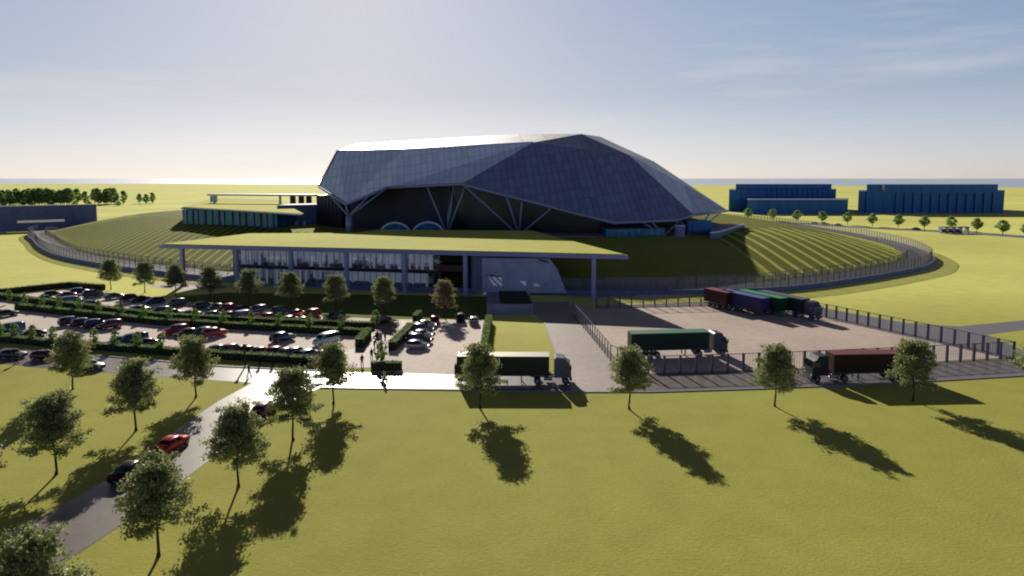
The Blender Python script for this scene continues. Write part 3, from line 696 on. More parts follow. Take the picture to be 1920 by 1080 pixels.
MB().prism([(a.x, a.y), (b.x, b.y), (b.x, b.y + 15), (a.x, a.y + 15)], 8, P(560, 384, 285).z).build('wall', M['conc_dark'], aw)
MB().prism([(a.x + 2, a.y - 6), (b.x, b.y - 6), (b.x, b.y - 1), (a.x + 2, a.y - 1)], 8, 9).build('white_plinth', M['white'], aw)
for i in range(4):
    x = a.x + 2 + i * 3.2; MB().box((x, a.y - 1, 9.8), (1.1, .5, 3)).build('pier', M['fascia'], aw)
pb = thing('pale_canopy', 'thin pale canopy beam running behind the left pavilion to the arena', 'canopy', (-130, 345, 8))
a, b = P(397, 365, 345), P(592, 366, 330)
MB().beam(a, b, 7, .9).build('beam', M['white'], pb)
MB().box((a.x + 1.5, a.y - 1.2, a.z - 2.2), (3.2, 1.5, 3.2)).build('box_end', M['steel'], pb)
for t in (.02, .66, .78, .86, .93):
    q = along(a, b, t); MB().box((q.x, q.y + 1, (q.z + 8) / 2), (1 if t < .7 else 2.6, 1, q.z - 8)).build('post', M['wood'] if t > .7 else M['steel'], pb)

# left long dark building
lb = thing('long_building', 'long low blue-grey concrete building at the left edge with a slot of light', 'building', (-250, 340, 0))
a, b = P(-260, 430, 330), P(182, 412, 395); h0 = P(100, 386, 383).z
a.z = b.z = 0; v = (b - a).normalized(); q = Vector((-v.y, v.x, 0))
def LBp(t, off, z): p = along(a, b, t) + q * off; return (p.x, p.y, z)
for z0, z1, t0, t1 in ((0, 4.3, 0, 1), (5.6, h0, 0, 1), (4.3, 5.6, 0, .62), (4.3, 5.6, .84, 1)):
    MB().beam(LBp(t0, 0, (z0 + z1) / 2), LBp(t1, 0, (z0 + z1) / 2), .6, z1 - z0).build('wall', M['conc_dark'], lb)
MB().prism([LBp(0, .4, 0)[:2], LBp(1, .4, 0)[:2], LBp(1, 7, 0)[:2], LBp(0, 7, 0)[:2]], h0, h0 + .5).build('roof', M['sand'], lb)
mb = MB(); mb.beam(LBp(.6, 8, 4.7), LBp(.86, 8, 4.7), .5, 3.6); mb.build('inner_wall', M['white'], lb)

# ------------------------------------------------------------------ navy buildings on the right
def block(parent, pxs, ybase, ytop, D, depth, name='wall', m='navy', D1=None):
    D1 = D1 or D; a, b = P(pxs[0], ybase, D), P(pxs[1], ybase, D1); zt = P(pxs[0], ytop, D).z; k = 1 + depth / D
    MB().prism([(a.x, a.y), (b.x, b.y), (b.x * k, b.y * k), (a.x * k, a.y * k)], 0, zt).build(name, M[m], parent); return a, b, zt
nb = thing('navy_warehouse', 'stepped navy blue block with a lower wing, left of the two', 'building', (P(1470, 400, 560).x, 560, 0), 0, 'navy blue blocks on the horizon')
block(nb, (1366, 1566), 400, 356, 585, 60); block(nb, (1378, 1557), 400, 345.5, 590, 50, 'upper_storey'); a, b, zt = block(nb, (1400, 1589), 404, 375, 545, 38, 'wing')
MB().prism([(a.x, a.y - .5), (b.x, b.y - .5), (b.x * 1.06, b.y * 1.06), (a.x * 1.06, a.y * 1.06)], zt, zt + .5).build('wing_roof', M['steel'], nb)
for i in range(12):
    p = P(1440 + i * 9.5, 366, 584.5); MB().box((p.x, p.y, zt + 4), (1.2, .6, 9)).build('pilaster', M['navy_l'], nb)
nb2 = thing('navy_warehouse', 'wide navy blue block with ribbed pilasters, right of the two', 'building', (P(1740, 400, 560).x, 560, 0), 0, 'navy blue blocks on the horizon')
block(nb2, (1608, 1881), 402, 358.5, 560, 60); a, b, zt = block(nb2, (1623, 1868), 400, 346, 559, 45, 'upper_storey')
for i in range(12):
    p = P(1680 + i * 16.5, 380, 559); MB().box((p.x, p.y - .6, 8.5), (1.6, 1.4, 17)).build('pilaster', M['navy_l'], nb2)
MB().box((P(1656, 350, 558).x, 558, zt - 2), (2.2, .8, 5)).build('vent_stack', M['steel'], nb2)
bs = thing('bus_shelter', 'long open roadside shelter with a pale roof frame by the far road', 'shelter', (P(1788, 432, 352).x, P(0, 0, 352).y, 0))
c = P(1788, 432, 352)
MB().box((c.x, c.y, 3.4), (14.5, 3.5, .5)).build('roof', M['concrete'], bs)
for sx in (-7, -3.5, 0, 3.5, 7): MB().box((c.x + sx, c.y, 1.6), (.5, 2.5, 3.2)).build('post', M['concrete'], bs)
MB().box((c.x - .8, c.y + 1.2, 1.3), (10, .3, 2.2)).build('screen', M['conc_dark'], bs)

# ------------------------------------------------------------------ trees
def crown_mesh(name, seed, H, rad, z0, leaves, lsize, clump, mats, ragged=.35, narrow=1.0):
    rn = random.Random(seed); mb = MB(); lv = MB(); zc = (z0 + H) / 2; hh = (H - z0) / 2
    clumps = []
    k = 0
    while len(clumps) < clump:
        k += 1
        u = rn.uniform(-1, 1); th = rn.uniform(0, 2 * math.pi); r = rn.random() ** .38
        # egg-shaped envelope: widest a little below the middle
        w_ = math.sqrt(max(0, 1 - u * u)) * (1 - .18 * u); lob = 1 + .16 * math.sin(3 * th + seed) + .12 * math.sin(5 * th + 2.3 * u + seed * 2)
        rr_ = r * w_ * rad * lob
        if u < -.45: rr_ *= rn.uniform(.7, 1.18)
        if u < -.7 and rn.random() < ragged: continue
        clumps.append((Vector((math.cos(th) * rr_, math.sin(th) * rr_, zc + u * hh * .9)), rn.uniform(.38, .75) * rad / 3))
    per = max(4, leaves // clump)
    for c, cr_ in clumps:
        for i in range(per):
            d = Vector((rn.gauss(0, 1), rn.gauss(0, 1), rn.gauss(0, .62))) * cr_ * .62
            p = c + d; nrm = Vector((rn.gauss(0, 1), rn.gauss(0, 1), rn.gauss(.5, 1))).normalized(); t = nrm.orthogonal().normalized(); b_ = nrm.cross(t)
            an = rn.uniform(0, 6.28); t2 = t * math.cos(an) + b_ * math.sin(an); b2 = nrm.cross(t2); s = lsize * rn.uniform(.7, 1.3)
            lv.add([p - t2 * s, p + b2 * s * .5, p + t2 * s, p - b2 * s * .5], [(0, 1, 2, 3)])
    return lv.mesh(name, mats), clumps
def trunk_mesh(name, seed, H, z0, clumps, r0=.17, limbs=26):
    rn = random.Random(seed); mb = MB(); pts = []
    for i in range(6):
        t = i / 5; pts.append(Vector((rn.uniform(-.06, .06) * i * .5, rn.uniform(-.06, .06) * i * .5, t * H * .82)))
    mb.tube((0, 0, -.1), pts[0] + Vector((0, 0, .25)), r0 * 1.55, r0, 8)
    for i in range(5): mb.tube(pts[i], pts[i + 1], r0 * (1 - i / 5.5), r0 * (1 - (i + 1) / 5.5), 8)
    for c, _ in rn.sample(clumps, min(limbs, len(clumps))):
        z = max(z0 * .9, c.z - rn.uniform(.3, 1.4) - .3 * math.hypot(c.x, c.y)); z = min(z, H * .75)
        a = Vector((0, 0, z)); m_ = a + (c - a) * .5 + Vector((0, 0, .15)); rr_ = r0 * .42 * (1 - z / H * .6)
        mb.tube(a, m_, rr_, rr_ * .65, 5); mb.tube(m_, c, rr_ * .65, rr_ * .25, 5)
    return mb.mesh(name, M['trunk'], True)
def limb_tree(seed, leaves, lsize, m, H=8.2):
    rn = random.Random(seed); lv = MB(); tk = MB(); nl = 34; rot = rn.uniform(0, 6.28)
    pts = [Vector((0, 0, -.1))] + [Vector((rn.uniform(-.07, .07), rn.uniform(-.07, .07), z)) for z in (.4, 1.9, 3.4, 4.9, 6.4)]
    for i in range(5): tk.tube(pts[i], pts[i + 1], (.20, .12, .105, .085, .06)[i], (.12, .105, .085, .06, .03)[i], 8)
    clumps = []
    for i in range(nl):
        t = i / (nl - 1); z0 = 2.35 + t * 3.8; az = rot + i * 2.39996 + rn.uniform(-.3, .3); el = R(8 + 66 * t ** .9 + rn.uniform(-7, 9))
        L = (3.15 - .80 * t) * rn.uniform(.80, 1.10)
        if t < .18: L *= rn.uniform(.75, 1.12)
        d = Vector((math.cos(az) * math.cos(el), math.sin(az) * math.cos(el), math.sin(el))); a0 = Vector((0, 0, z0)); e0 = a0 + d * L
        mid_ = a0 + d * L * .5 + Vector((0, 0, .12)); r_ = .06 * (1 - t * .5); tk.tube(a0, mid_, r_, r_ * .65, 5); tk.tube(mid_, e0, r_ * .65, r_ * .25, 5)
        nc = 10 if t > .18 else 7
        for k in range(nc):
            f = .34 + .66 * (k + rn.random()) / nc; sp_ = .35 if t > .18 else .22
            c = a0 + d * L * f + Vector((rn.gauss(0, sp_), rn.gauss(0, sp_), rn.gauss(0, sp_ * .6))); c.z = min(c.z, H - .25); clumps.append((c, rn.uniform(.20, .34)))
    for k in range(16): clumps.append((Vector((rn.gauss(0, .75), rn.gauss(0, .75), rn.uniform(3.2, 6.6))), .45))
    per = leaves // len(clumps)
    for c, cr_ in clumps:
        for i in range(per):
            p = c + Vector((rn.gauss(0, 1), rn.gauss(0, 1), rn.gauss(0, .6))) * cr_
            nrm = Vector((rn.gauss(0, 1), rn.gauss(0, 1), rn.gauss(.5, 1))).normalized(); t1 = nrm.orthogonal().normalized(); b1 = nrm.cross(t1); an = rn.uniform(0, 6.28)
            t2 = t1 * math.cos(an) + b1 * math.sin(an); b2 = nrm.cross(t2); s_ = lsize * rn.uniform(.7, 1.3)
            lv.add([p - t2 * s_, p + b2 * s_ * .55, p + t2 * s_, p - b2 * s_ * .55], [(0, 1, 2, 3)])
    return lv.mesh('crown', m), tk.mesh('trunk', M['trunk'], True)
TV = []
TV = [limb_tree(40 + k, 14000, .13, M['leaf']) for k in range(5)]
TVA = limb_tree(77, 9000, .15, M['leaf4'])
LOW = []
for s in range(2):
    cm, cl = crown_mesh('crown', 61 + s, 8.0, 2.7, 1.9, 2600, .34, 90, M['leaf6']); LOW.append((cm, trunk_mesh('trunk', 20 + s, 8, 1.9, cl, .2, 10)))
LOWD = []
for s in range(3):
    cm, cl = crown_mesh('crown', 91 + s, 8.0, 2.0, .7, 2600, .36, 80, M['leaf6'], .1); LOWD.append((cm, trunk_mesh('trunk', 40 + s, 8, .9, cl, .2, 6)))
SM = []
for s in range(3):
    cm, cl = crown_mesh('crown', 81 + s, 3.15, .60, .8, 1700, .10, 60, M['leaf5']); SM.append((cm, trunk_mesh('trunk', 30 + s, 2.9, .75, cl, .05, 8)))
def tree(name, v, px, py, label, group, s=1.0, sz=None, rz=None, loc=None):
    p = loc or G(px, py); t = thing(name, label, 'tree', p, random.uniform(0, 6.28) if rz is None else rz, group)
    t.scale = (s, s, sz or s); part('crown', v[0], t); part('trunk', v[1], t); return t
big = [
    (60, 1245, 'broad tree at the bottom left corner, trunk below the frame'),
    (297, 1043, 'largest whole tree, on the right verge of the driveway in the foreground'),
    (105, 890, 'lawn tree left of the driveway, nearest to the left edge'),
    (137, 730, 'lawn tree beside the left road with a green car behind it'),
    (255, 808, 'lawn tree standing alone in the middle of the left lawn'),
    (367, 745, 'lawn tree in the corner between the left road and the driveway'),
    (447, 913, 'tree on the right verge of the driveway opposite the red car'),
    (550, 825, 'tree beside the dark car at the top of the driveway'),
    (625, 757, 'tree on the lawn edge at the left end of the bright road'),
    (900, 765, 'tree in front of the olive lorry trailer'),
    (1180, 767, 'tree between the two lorries with green trailers'),
    (1453, 762, 'tree on the lawn left of the dark red lorry'),
    (1711, 752, 'tree standing over the shadow of the dark red lorry'),
    (1945, 738, 'tree cut by the right edge of the frame')]
for i, (px, py, lab) in enumerate(big): tree('lawn_tree', TV[i % 5], px, py, lab, 'broad trees on the lawn', random.uniform(.97, 1.04), rz=(i * 1.7) % 6.28)
for px, py, k in ((-115, 850, 1), (-60, 950, 2)): tree('lawn_tree', TV[k], px, py, f'broad tree on the lawn beyond the left edge, {"farther" if k == 1 else "nearer"} one', 'broad trees on the lawn')
row = [(208, 543), (272, 549), (330, 555), (395, 562), (467, 570), (545, 576), (630, 582), (720, 588), (833, 596)]
for i, (px, py) in enumerate(row):
    aut = i == 8
    tree('avenue_tree', TVA if aut else TV[(i + 1) % 5], px, py, 'copper brown tree at the right end of the row before the pavilion' if aut else f'round green tree, {ORD[i + 1]} from the left in the row before the pavilion', 'row of trees before the pavilion', .98)
frow = [(1402, 411), (1448, 413.5), (1494, 416.5), (1541, 419), (1589, 421.5), (1636, 424.5), (1684, 427.5), (1733, 430.5), (1782, 431), (1831, 436), (1880, 441), (1927, 446)]
for i, (px, py) in enumerate(frow):
    tree('roadside_tree', LOW[i % 2], px, py, f'small distant tree along the far road, {ORD[i + 1]} from the left', 'trees along the far road', .98)
rn = random.Random(3)
wood = [7, 17, 24, 32, 42, 53, 62, 70, 79, 87, 94, 101, 109, 117, 126, 184, 200, 208, 2, 12, 20, 28, 36, 48, 57, 66, 74, 84, 90, 98, 105, 113, 121, 130, 145, 160, 178, 188, 196, 203, 214, 232, 262, 274, 286]
for i, px in enumerate(wood):
    py = 384.5 - px * .010 + rn.uniform(-1.0, 1.0); s = rn.uniform(1.75, 2.35) * (.8 if px > 225 else 1)
    t = tree('distant_tree', LOWD[i % 3], px, py, 'dark tall tree, one of three standing apart at the right end of the distant wood' if px > 240 else 'dark tall tree in the distant wood behind the long building', 'three trees apart from the distant wood' if px > 240 else 'trees of the distant wood', s * 1.0, s)
for i in range(16):
    px = -15 - i * 14; s = rn.uniform(1.8, 2.3)
    if px > -130: tree('distant_tree', LOWD[i % 3], px, 385 + rn.uniform(-1, 1), 'dark tall tree in the distant wood behind the long building', 'trees of the distant wood', s * 1.0, s)
for i, px in enumerate((222, 168, 140, 96, 60, 44, 8)):
    p = G(px, 386); b_ = thing('distant_bush', f'small dark bush at the foot of the distant wood, {ORD[7 - i]} from the left', 'bush', p, 0, 'bushes below the distant wood')
    part('foliage', LOW[i % 2][0], b_).location = (0, 0, -1.6); b_.scale = (.95, .95, .8)

# ------------------------------------------------------------------ hedges
def hedge(label, pts, wd=1.1, ht=1.15, z=0, group='clipped hedges of the car park', seed=1, dens=95, brown=False):
    rn = random.Random(seed); v = [p if isinstance(p, Vector) else G(*p) for p in pts]
    t = thing('clipped_hedge', label, 'hedge', v[0], 0, group); core = MB(); lf = MB()
    for a, b in zip(v, v[1:]):
        L = (b - a).length; d = (b - a) / L; q = Vector((-d.y, d.x, 0)); m = max(1, int(L / 1.2))
        for i in range(m):
            p0 = a + d * L * i / m; p1 = a + d * L * (i + 1) / m; w0 = wd * .42; h0_ = ht * (.9 + .06 * noise.noise(p0)); h1_ = ht * (.9 + .06 * noise.noise(p1))
            vs = [p0 - q * w0, p0 + q * w0, p0 + q * w0 + Vector((0, 0, h0_)), p0 - q * w0 + Vector((0, 0, h0_)), p1 - q * w0, p1 + q * w0, p1 + q * w0 + Vector((0, 0, h1_)), p1 - q * w0 + Vector((0, 0, h1_))]
            core.add(vs, [(3, 2, 6, 7), (0, 3, 7, 4), (1, 5, 6, 2)] + ([(0, 1, 2, 3)] if i == 0 else []) + ([(7, 6, 5, 4)] if i == m - 1 else []))
        for i in range(int(L * dens)):
            s = rn.random() * L; f = rn.random()
            if f < .45: o, h_ = rn.uniform(-.5, .5), ht * rn.uniform(.9, 1.03)
            elif f < .85: o, h_ = rn.choice((-.5, .5)) * rn.uniform(.85, 1.1), ht * rn.uniform(.05, 1)
            else: o, h_ = rn.uniform(-.5, .5), ht * rn.uniform(.1, 1); s = rn.choice((0, L))
            p = a + d * s + q * o * wd + Vector((0, 0, h_)) + Vector((rn.gauss(0, .04), rn.gauss(0, .04), rn.gauss(0, .04)))
            nrm = Vector((rn.gauss(0, 1), rn.gauss(0, 1), rn.gauss(.6, 1))).normalized(); tt = nrm.orthogonal().normalized(); bb = nrm.cross(tt); sz = rn.uniform(.07, .15)
            lf.add([p - tt * sz, p + bb * sz * .6, p + tt * sz, p - bb * sz * .6], [(0, 1, 2, 3)])
    core.build('hedge_core', M['hedge_core'] if not brown else M['soil'], t); lf.build('leaves', M['leaf3'], t); return t
H2a = [(-60, 553), (33, 564), (300, 598), (500, 608), (620, 613), (700, 616)]
H2b = [(33, 580), (300, 609), (500, 620), (690, 630)]
H3 = [(-300, 626), (0, 640), (95, 649), (180, 655), (420, 672), (592, 683)]
hedge('long clipped hedge, upper of the pair across the middle of the car park', H2a, seed=1, ht=1.35, wd=1.4)
hedge('long clipped hedge, lower of the pair across the middle of the car park', H2b, seed=2, ht=1.35, wd=1.4)
hedge('short hedge turning the corner at the right end of the lower middle hedge', [(690, 630), (673, 652)], seed=3, ht=1.6, wd=1.5)
hedge('clipped hedge along the road at the front of the car park', H3, seed=4, ht=1.25, wd=1.5)
hedge('dark hedge along the far edge of the car park by the field', [(-300, 563), (0, 553), (70, 545), (130, 539), (195, 544)], ht=1.6, seed=5, dens=50)
hedge('diagonal hedge between footpath and small car park', [(735, 657), (772, 619)], seed=6, ht=1.6, wd=1.5)
hedge('small bush-like hedge block at the top of the footpath', [(778, 604), (786, 594)], seed=7, ht=1.5)
hedge('brown planter hedge at the road end of the footpath', [(697, 693), (753, 693)], seed=8, ht=1.3, wd=1.3, brown=True)
hedge('tall narrow hedge between small car park and green strip', [(917, 605), (911, 640), (904, 690)], seed=9, ht=1.7, wd=1.2)
hedge('small hedge block at the roadside behind the lorry', [(853, 700), (880, 700)], seed=10, ht=1.5, wd=1.4)
def along_px(pl, t):
    L = [0]
    for a, b in zip(pl, pl[1:]): L.append(L[-1] + abs(b[0] - a[0]))
    s = t * L[-1]
    for i in range(len(pl) - 1):
        if s <= L[i + 1]: k = (s - L[i]) / (L[i + 1] - L[i]); return pl[i][0] + (pl[i + 1][0] - pl[i][0]) * k, pl[i][1] + (pl[i + 1][1] - pl[i][1]) * k
    return pl[-1]
def ytop(pl, px):
    for (a, b), (c, d) in zip(pl, pl[1:]):
        if a <= px <= c: return b + (d - b) * (px - a) / (c - a)
mid = [18, 48, 80, 112, 148, 186, 228, 270, 318, 367, 418, 472, 524, 582, 640]
for i, px in enumerate(mid):
    y = (ytop(H2a, px) + (ytop(H2b, px) or ytop(H2a, px) + 12)) / 2 + 1
    tree('hedge_tree', SM[i % 3], px, y, f'small round tree, {ORD[i + 1]} from the left between the two middle hedges', 'small trees of the middle hedge', 1.05)
fr3 = [0, 28, 62, 100, 177, 216, 259, 303, 345]
for i, px in enumerate(fr3):
    tree('hedge_tree', SM[(i + 1) % 3], px, ytop(H3, px) - 2, f'small round tree, {ORD[i + 1]} from the left on the front hedge', 'small trees of the front hedge', 1.1)
tree('hedge_tree', SM[0], 706, 618, 'small green tree at the right end of the middle hedges', 'small trees of the car park', 1.25)
tree('hedge_tree', SM[1], 715, 690, 'small green tree growing out of the brown planter hedge', 'small trees of the car park', 1.3)

# ------------------------------------------------------------------ cars
def loft_car(st, zb=.24, hw=.9):
    """st: stations (x, top z, belt z, roof half width)"""
    mb = MB(); rings = []
    for i, (x, zt_, zbelt, rw_) in enumerate(st):
        e = .86 if i in (0, len(st) - 1) else (.95 if i in (1, len(st) - 2) else 1)
        rings.append([(x, -hw * .86 * e, zb), (x, -hw * e, zb + .16), (x, -hw * e, zbelt - .14), (x, -hw * .95 * e, zbelt), (x, -rw_ * e, zt_ - .03), (x, -rw_ * .6 * e, zt_ + .01),
                      (x, rw_ * .6 * e, zt_ + .01), (x, rw_ * e, zt_ - .03), (x, hw * .95 * e, zbelt), (x, hw * e, zbelt - .14), (x, hw * e, zb + .16), (x, hw * .86 * e, zb)])
    for r in rings: mb.v += r
    n_ = 12
    for i in range(len(rings) - 1):
        for k in range(n_): mb.f.append((i * n_ + k, i * n_ + (k + 1) % n_, (i + 1) * n_ + (k + 1) % n_, (i + 1) * n_ + k)); mb.mi.append(0)
    mb.f += [tuple(range(n_)), tuple(range(len(rings) * n_ - 1, (len(rings) - 1) * n_ - 1, -1))]; mb.mi += [0, 0]
    return mb, rings
CARS = {
    'sedan': [(-2.22, .72, .66, .74), (-2.12, .95, .84, .78), (-1.45, 1.0, .92, .78), (-.85, 1.36, .94, .60), (-.15, 1.44, .93, .62), (.45, 1.40, .92, .62), (1.15, .98, .90, .76), (1.95, .84, .76, .78), (2.18, .66, .58, .74)],
    'hatchback': [(-1.98, .78, .70, .76), (-1.90, 1.02, .90, .74), (-1.55, 1.38, .96, .60), (-.6, 1.50, .95, .63), (.25, 1.46, .94, .63), (.95, 1.02, .92, .76), (1.7, .88, .80, .78), (1.92, .66, .60, .74)],
    'suv': [(-2.2, .90, .82, .80), (-2.14, 1.18, 1.02, .76), (-1.85, 1.62, 1.08, .66), (-.6, 1.72, 1.06, .68), (.4, 1.68, 1.05, .68), (1.0, 1.16, 1.04, .80), (1.95, 1.02, .94, .82), (2.2, .76, .68, .78)],
    'van': [(-2.4, 1.0, .9, .82), (-2.36, 1.9, 1.15, .76), (-1.5, 1.98, 1.15, .76), (.2, 1.98, 1.15, .76), (1.0, 1.85, 1.14, .74), (1.75, 1.2, 1.08, .80), (2.3, 1.0, .92, .82), (2.42, .72, .66, .78)],
}
def mixp(a, b, t): return tuple(a[i] + (b[i] - a[i]) * t for i in range(3))
CM = {}
for k, st in CARS.items():
    mb, rg = loft_car(st)
    gi = [i for i, s in enumerate(st) if s[1] - s[2] > .3]; i0, i1 = gi[0], gi[-1]       # glasshouse stations
    def out(p, d=.02): return (p[0], p[1] + (d if p[1] > 0 else -d), p[2])
    sides = []
    for sgn in (3, 8):
        o_, n_ = (3, 4) if sgn == 3 else (8, 7); s_ = MB()
        lo_pts = [mixp(rg[i0 - 1][o_], rg[i0][o_], .75)] + [rg[i][o_] for i in range(i0, i1 + 1)] + [mixp(rg[i1][o_], rg[i1 + 1][o_], .55)]
        hi_pts = [mixp(rg[i0 - 1][n_], rg[i0][n_], .80)] + [rg[i][n_] for i in range(i0, i1 + 1)] + [mixp(rg[i1][n_], rg[i1 + 1][n_], .40)]
        pts = [out(mixp(a_, b_, .1)) for a_, b_ in zip(lo_pts, hi_pts)], [out(mixp(a_, b_, .86)) for a_, b_ in zip(lo_pts, hi_pts)]
        for i in range(len(lo_pts) - 1): s_.quad(pts[0][i], pts[0][i + 1], pts[1][i + 1], pts[1][i])
        sides.append(s_.mesh('side_window', M['glass']))
    def cross(ia, ib, t0, t1):
        q = MB(); L_ = [[mixp(rg[ia][j], rg[ib][j], t) for j in (4, 5, 6, 7)] for t in (t0, t1)]
        up = .015
        for j in range(3):
            a_, b_, c_, d_ = L_[0][j], L_[0][j + 1], L_[1][j + 1], L_[1][j]
            q.quad(*[(p_[0] + (up if ib > ia else -up), p_[1] * .93, p_[2] + up) for p_ in (a_, b_, c_, d_)])
        return q
    ws = cross(i1, i1 + 1, .08, .92).mesh('windscreen', M['glass'])
    rwn = cross(i0, i0 - 1, .10, .85).mesh('rear_window', M['glass'])
    xf, xr = st[-1][0], st[0][0]; zl = st[-2][2] - .12; zl2 = st[1][2] - .1
    for s_ in (-1, 1): mb.box((st[i1 + 1][0] - .25, s_ * .98, st[i1][2] + .08), (.16, .2, .13))
    CM[k] = dict(body=mb.mesh('body', M['paint'], True), side=sides, ws=ws, rw=rwn,
                 head=MB().box((0, 0, 0), (.16, .36, .15)).mesh('headlight', M['lamp']), tail=MB().box((0, 0, 0), (.12, .34, .16)).mesh('tail_light', M['tail']),
                 xf=xf, xr=xr, zl=zl, zl2=zl2, ax=(xr + .85 * (1.0 if k != 'hatchback' else .8), xf - .82))
wr_ = .33
TY = MB().tube((0, -.11, 0), (0, .11, 0), wr_, n=18).mesh('tyre', M['tyre']); RI = MB().tube((0, -.115, 0), (0, .115, 0), wr_ * .62, n=12).mesh('rim', M['rim'])
WH = MB(); WH.tube((0, -.11, 0), (0, .11, 0), wr_, n=16); WH.cur = 1; WH.tube((0, -.115, 0), (0, .115, 0), wr_ * .6, n=10); WHm = WH.mesh('wheel', [M['tyre'], M['rim']])
def car(kind, loc, heading, col, label, group=None, z=0, detail=False, name=None):
    c = CM[kind]; t = thing(name or 'parked_car', label, 'van' if kind == 'van' else 'car', (loc.x, loc.y, z + L2 + .01), heading, group)
    part('body', c['body'], t, col)
    for s_ in c['side']: part('side_window', s_, t)
    part('windscreen', c['ws'], t); part('rear_window', c['rw'], t)
    for sy in (-.62, .62):
        part('headlight', c['head'], t, None, (c['xf'] - .10, sy, c['zl'])); part('tail_light', c['tail'], t, None, (c['xr'] + .05, sy, c['zl2']))
    for x in c['ax']:
        for sy in (-.82, .82):
            if detail:
                w_ = part('wheel', TY, t, None, (x, sy, wr_)); w_.name = 'wheel'; part('rim', RI, w_)
            else: part('wheel', WHm, t, None, (x, sy, wr_))
    return t
C = dict(red=(.42, .015, .02), maroon=(.10, .012, .02), black=(.012, .012, .016), silver=(.42, .43, .46), white=(.72, .72, .72), blue=(.035, .07, .20), navy=(.015, .025, .07),
         grey=(.11, .12, .14), green=(.02, .05, .035), teal=(.03, .10, .12), purple=(.05, .02, .07), orange=(.45, .14, .08), bluegrey=(.10, .14, .26))
NAMES = dict(red='bright red', maroon='dark maroon', black='black', silver='silver', white='white', blue='mid blue', navy='navy blue', grey='dark grey', green='dark green', teal='dark teal', purple='dark purple', orange='faded orange', bluegrey='slate blue')
KN = dict(sedan='saloon car', hatchback='hatchback', suv='tall estate car', van='van')
hd = G(600, 612) - G(100, 573); HA = math.atan2(hd.y, hd.x)
rows = [
 ('in the back row nearest the pavilion', 'cars parked in the back row', [
  (100, 556, 'hatchback', 'maroon'), (119, 558, 'sedan', 'maroon'), (150, 552, 'suv', 'purple'), (172, 556, 'suv', 'green'), (215, 560, 'sedan', 'grey'), (238, 563, 'hatchback', 'maroon'), (262, 566, 'sedan', 'black'),
  (290, 569, 'hatchback', 'navy'), (330, 574, 'suv', 'grey'), (383, 579, 'suv', 'green'), (405, 581, 'sedan', 'teal'), (432, 583, 'suv', 'red'), (458, 585, 'hatchback', 'black'), (482, 587, 'suv', 'grey'), (518, 590, 'suv', 'grey'), (558, 593, 'hatchback', 'orange'),
  (580, 595, 'suv', 'red'), (627, 600, 'suv', 'green'), (715, 606, 'suv', 'maroon')]),
 ('in the row behind the middle hedges', 'cars parked behind the middle hedges', [
  (84, 565, 'sedan', 'black'), (135, 571, 'van', 'blue'), (165, 575, 'sedan', 'black'), (262, 585, 'hatchback', 'grey'), (300, 590, 'suv', 'purple'), (325, 592, 'hatchback', 'black'), (358, 594, 'sedan', 'navy'), (402, 596, 'hatchback', 'teal'), (430, 597, 'sedan', 'blue'), (458, 599, 'van', 'bluegrey'), (497, 601, 'hatchback', 'red'),
  (518, 603, 'sedan', 'grey'), (540, 605, 'hatchback', 'silver'), (569, 607, 'sedan', 'black')]),
 ('in the row before the middle hedges', 'cars parked before the middle hedges', [
  (-20, 590, 'suv', 'black'), (12, 593, 'sedan', 'black'), (134, 609, 'suv', 'maroon'), (153, 612, 'suv', 'purple'), (175, 614, 'suv', 'black'), (192, 616, 'suv', 'maroon'), (330, 626, 'suv', 'red'), (348, 630, 'sedan', 'green'), (372, 629, 'hatchback', 'teal'), (400, 631, 'suv', 'red'),
  (530, 640, 'suv', 'navy'), (612, 645, 'van', 'white')]),
 ('in the row behind the front hedge', 'cars parked behind the front hedge', [
  (18, 625, 'van', 'blue'), (60, 632, 'sedan', 'black'), (225, 647, 'hatchback', 'black'), (244, 646, 'van', 'blue'), (270, 650, 'sedan', 'black'), (413, 662, 'hatchback', 'green'), (431, 663, 'suv', 'red'), (449, 665, 'sedan', 'black'), (482, 667, 'sedan', 'black'), (503, 668, 'hatchback', 'red'), (520, 669, 'sedan', 'black'), (540, 670, 'suv', 'black'),
  (559, 671, 'hatchback', 'white'), (588, 673, 'sedan', 'black')])]
rn = random.Random(17)
for where, grp, lst in rows:
    lst = sorted(lst)
    for q_ in range(1, len(lst)):
        if lst[q_][0] < lst[q_ - 1][0] + 24: lst[q_] = (lst[q_ - 1][0] + 24,) + lst[q_][1:]
    for i, (px, py, k, c_) in enumerate(lst):
        cc = tuple(v * rn.uniform(.85, 1.15) for v in C[c_])
        car(k, G(px, py), R(50) + rn.uniform(-.06, .06) + (math.pi if rn.random() < .5 else 0), cc, f'{NAMES[c_]} {KN[k]}, {ORD[i + 1]} from the left {where}', grp)
ea = G(775, 618) - G(735, 664); EA = math.atan2(ea.y, ea.x)
for i, (px, py, k, c_, lab) in enumerate(((783, 654, 'hatchback', 'silver', 'nearest car'), (786, 643, 'suv', 'black', 'second nearest car'), (789, 633, 'sedan', 'white', 'middle car'), (792, 623, 'suv', 'grey', 'second farthest car'), (797, 614, 'sedan', 'silver', 'farthest car'))):
    car(k, G(px, py), R(-3), C[c_], f'{NAMES[c_]} {lab} in the block beside the diagonal hedge', 'cars beside the diagonal hedge', detail=True)
for px, py, k, c_, lab in ((815, 605, 'hatchback', 'maroon', 'dark red hatchback parked left of two cars below the pavilion shadow'), (863, 602, 'suv', 'black', 'black car in the dark between a maroon and a white car'), (888, 607, 'hatchback', 'white', 'white-roofed hatchback at the top right corner of the small car park')):
    car(k, G(px, py), R(98), C[c_], lab, 'cars in the shade at the top of the small car park')
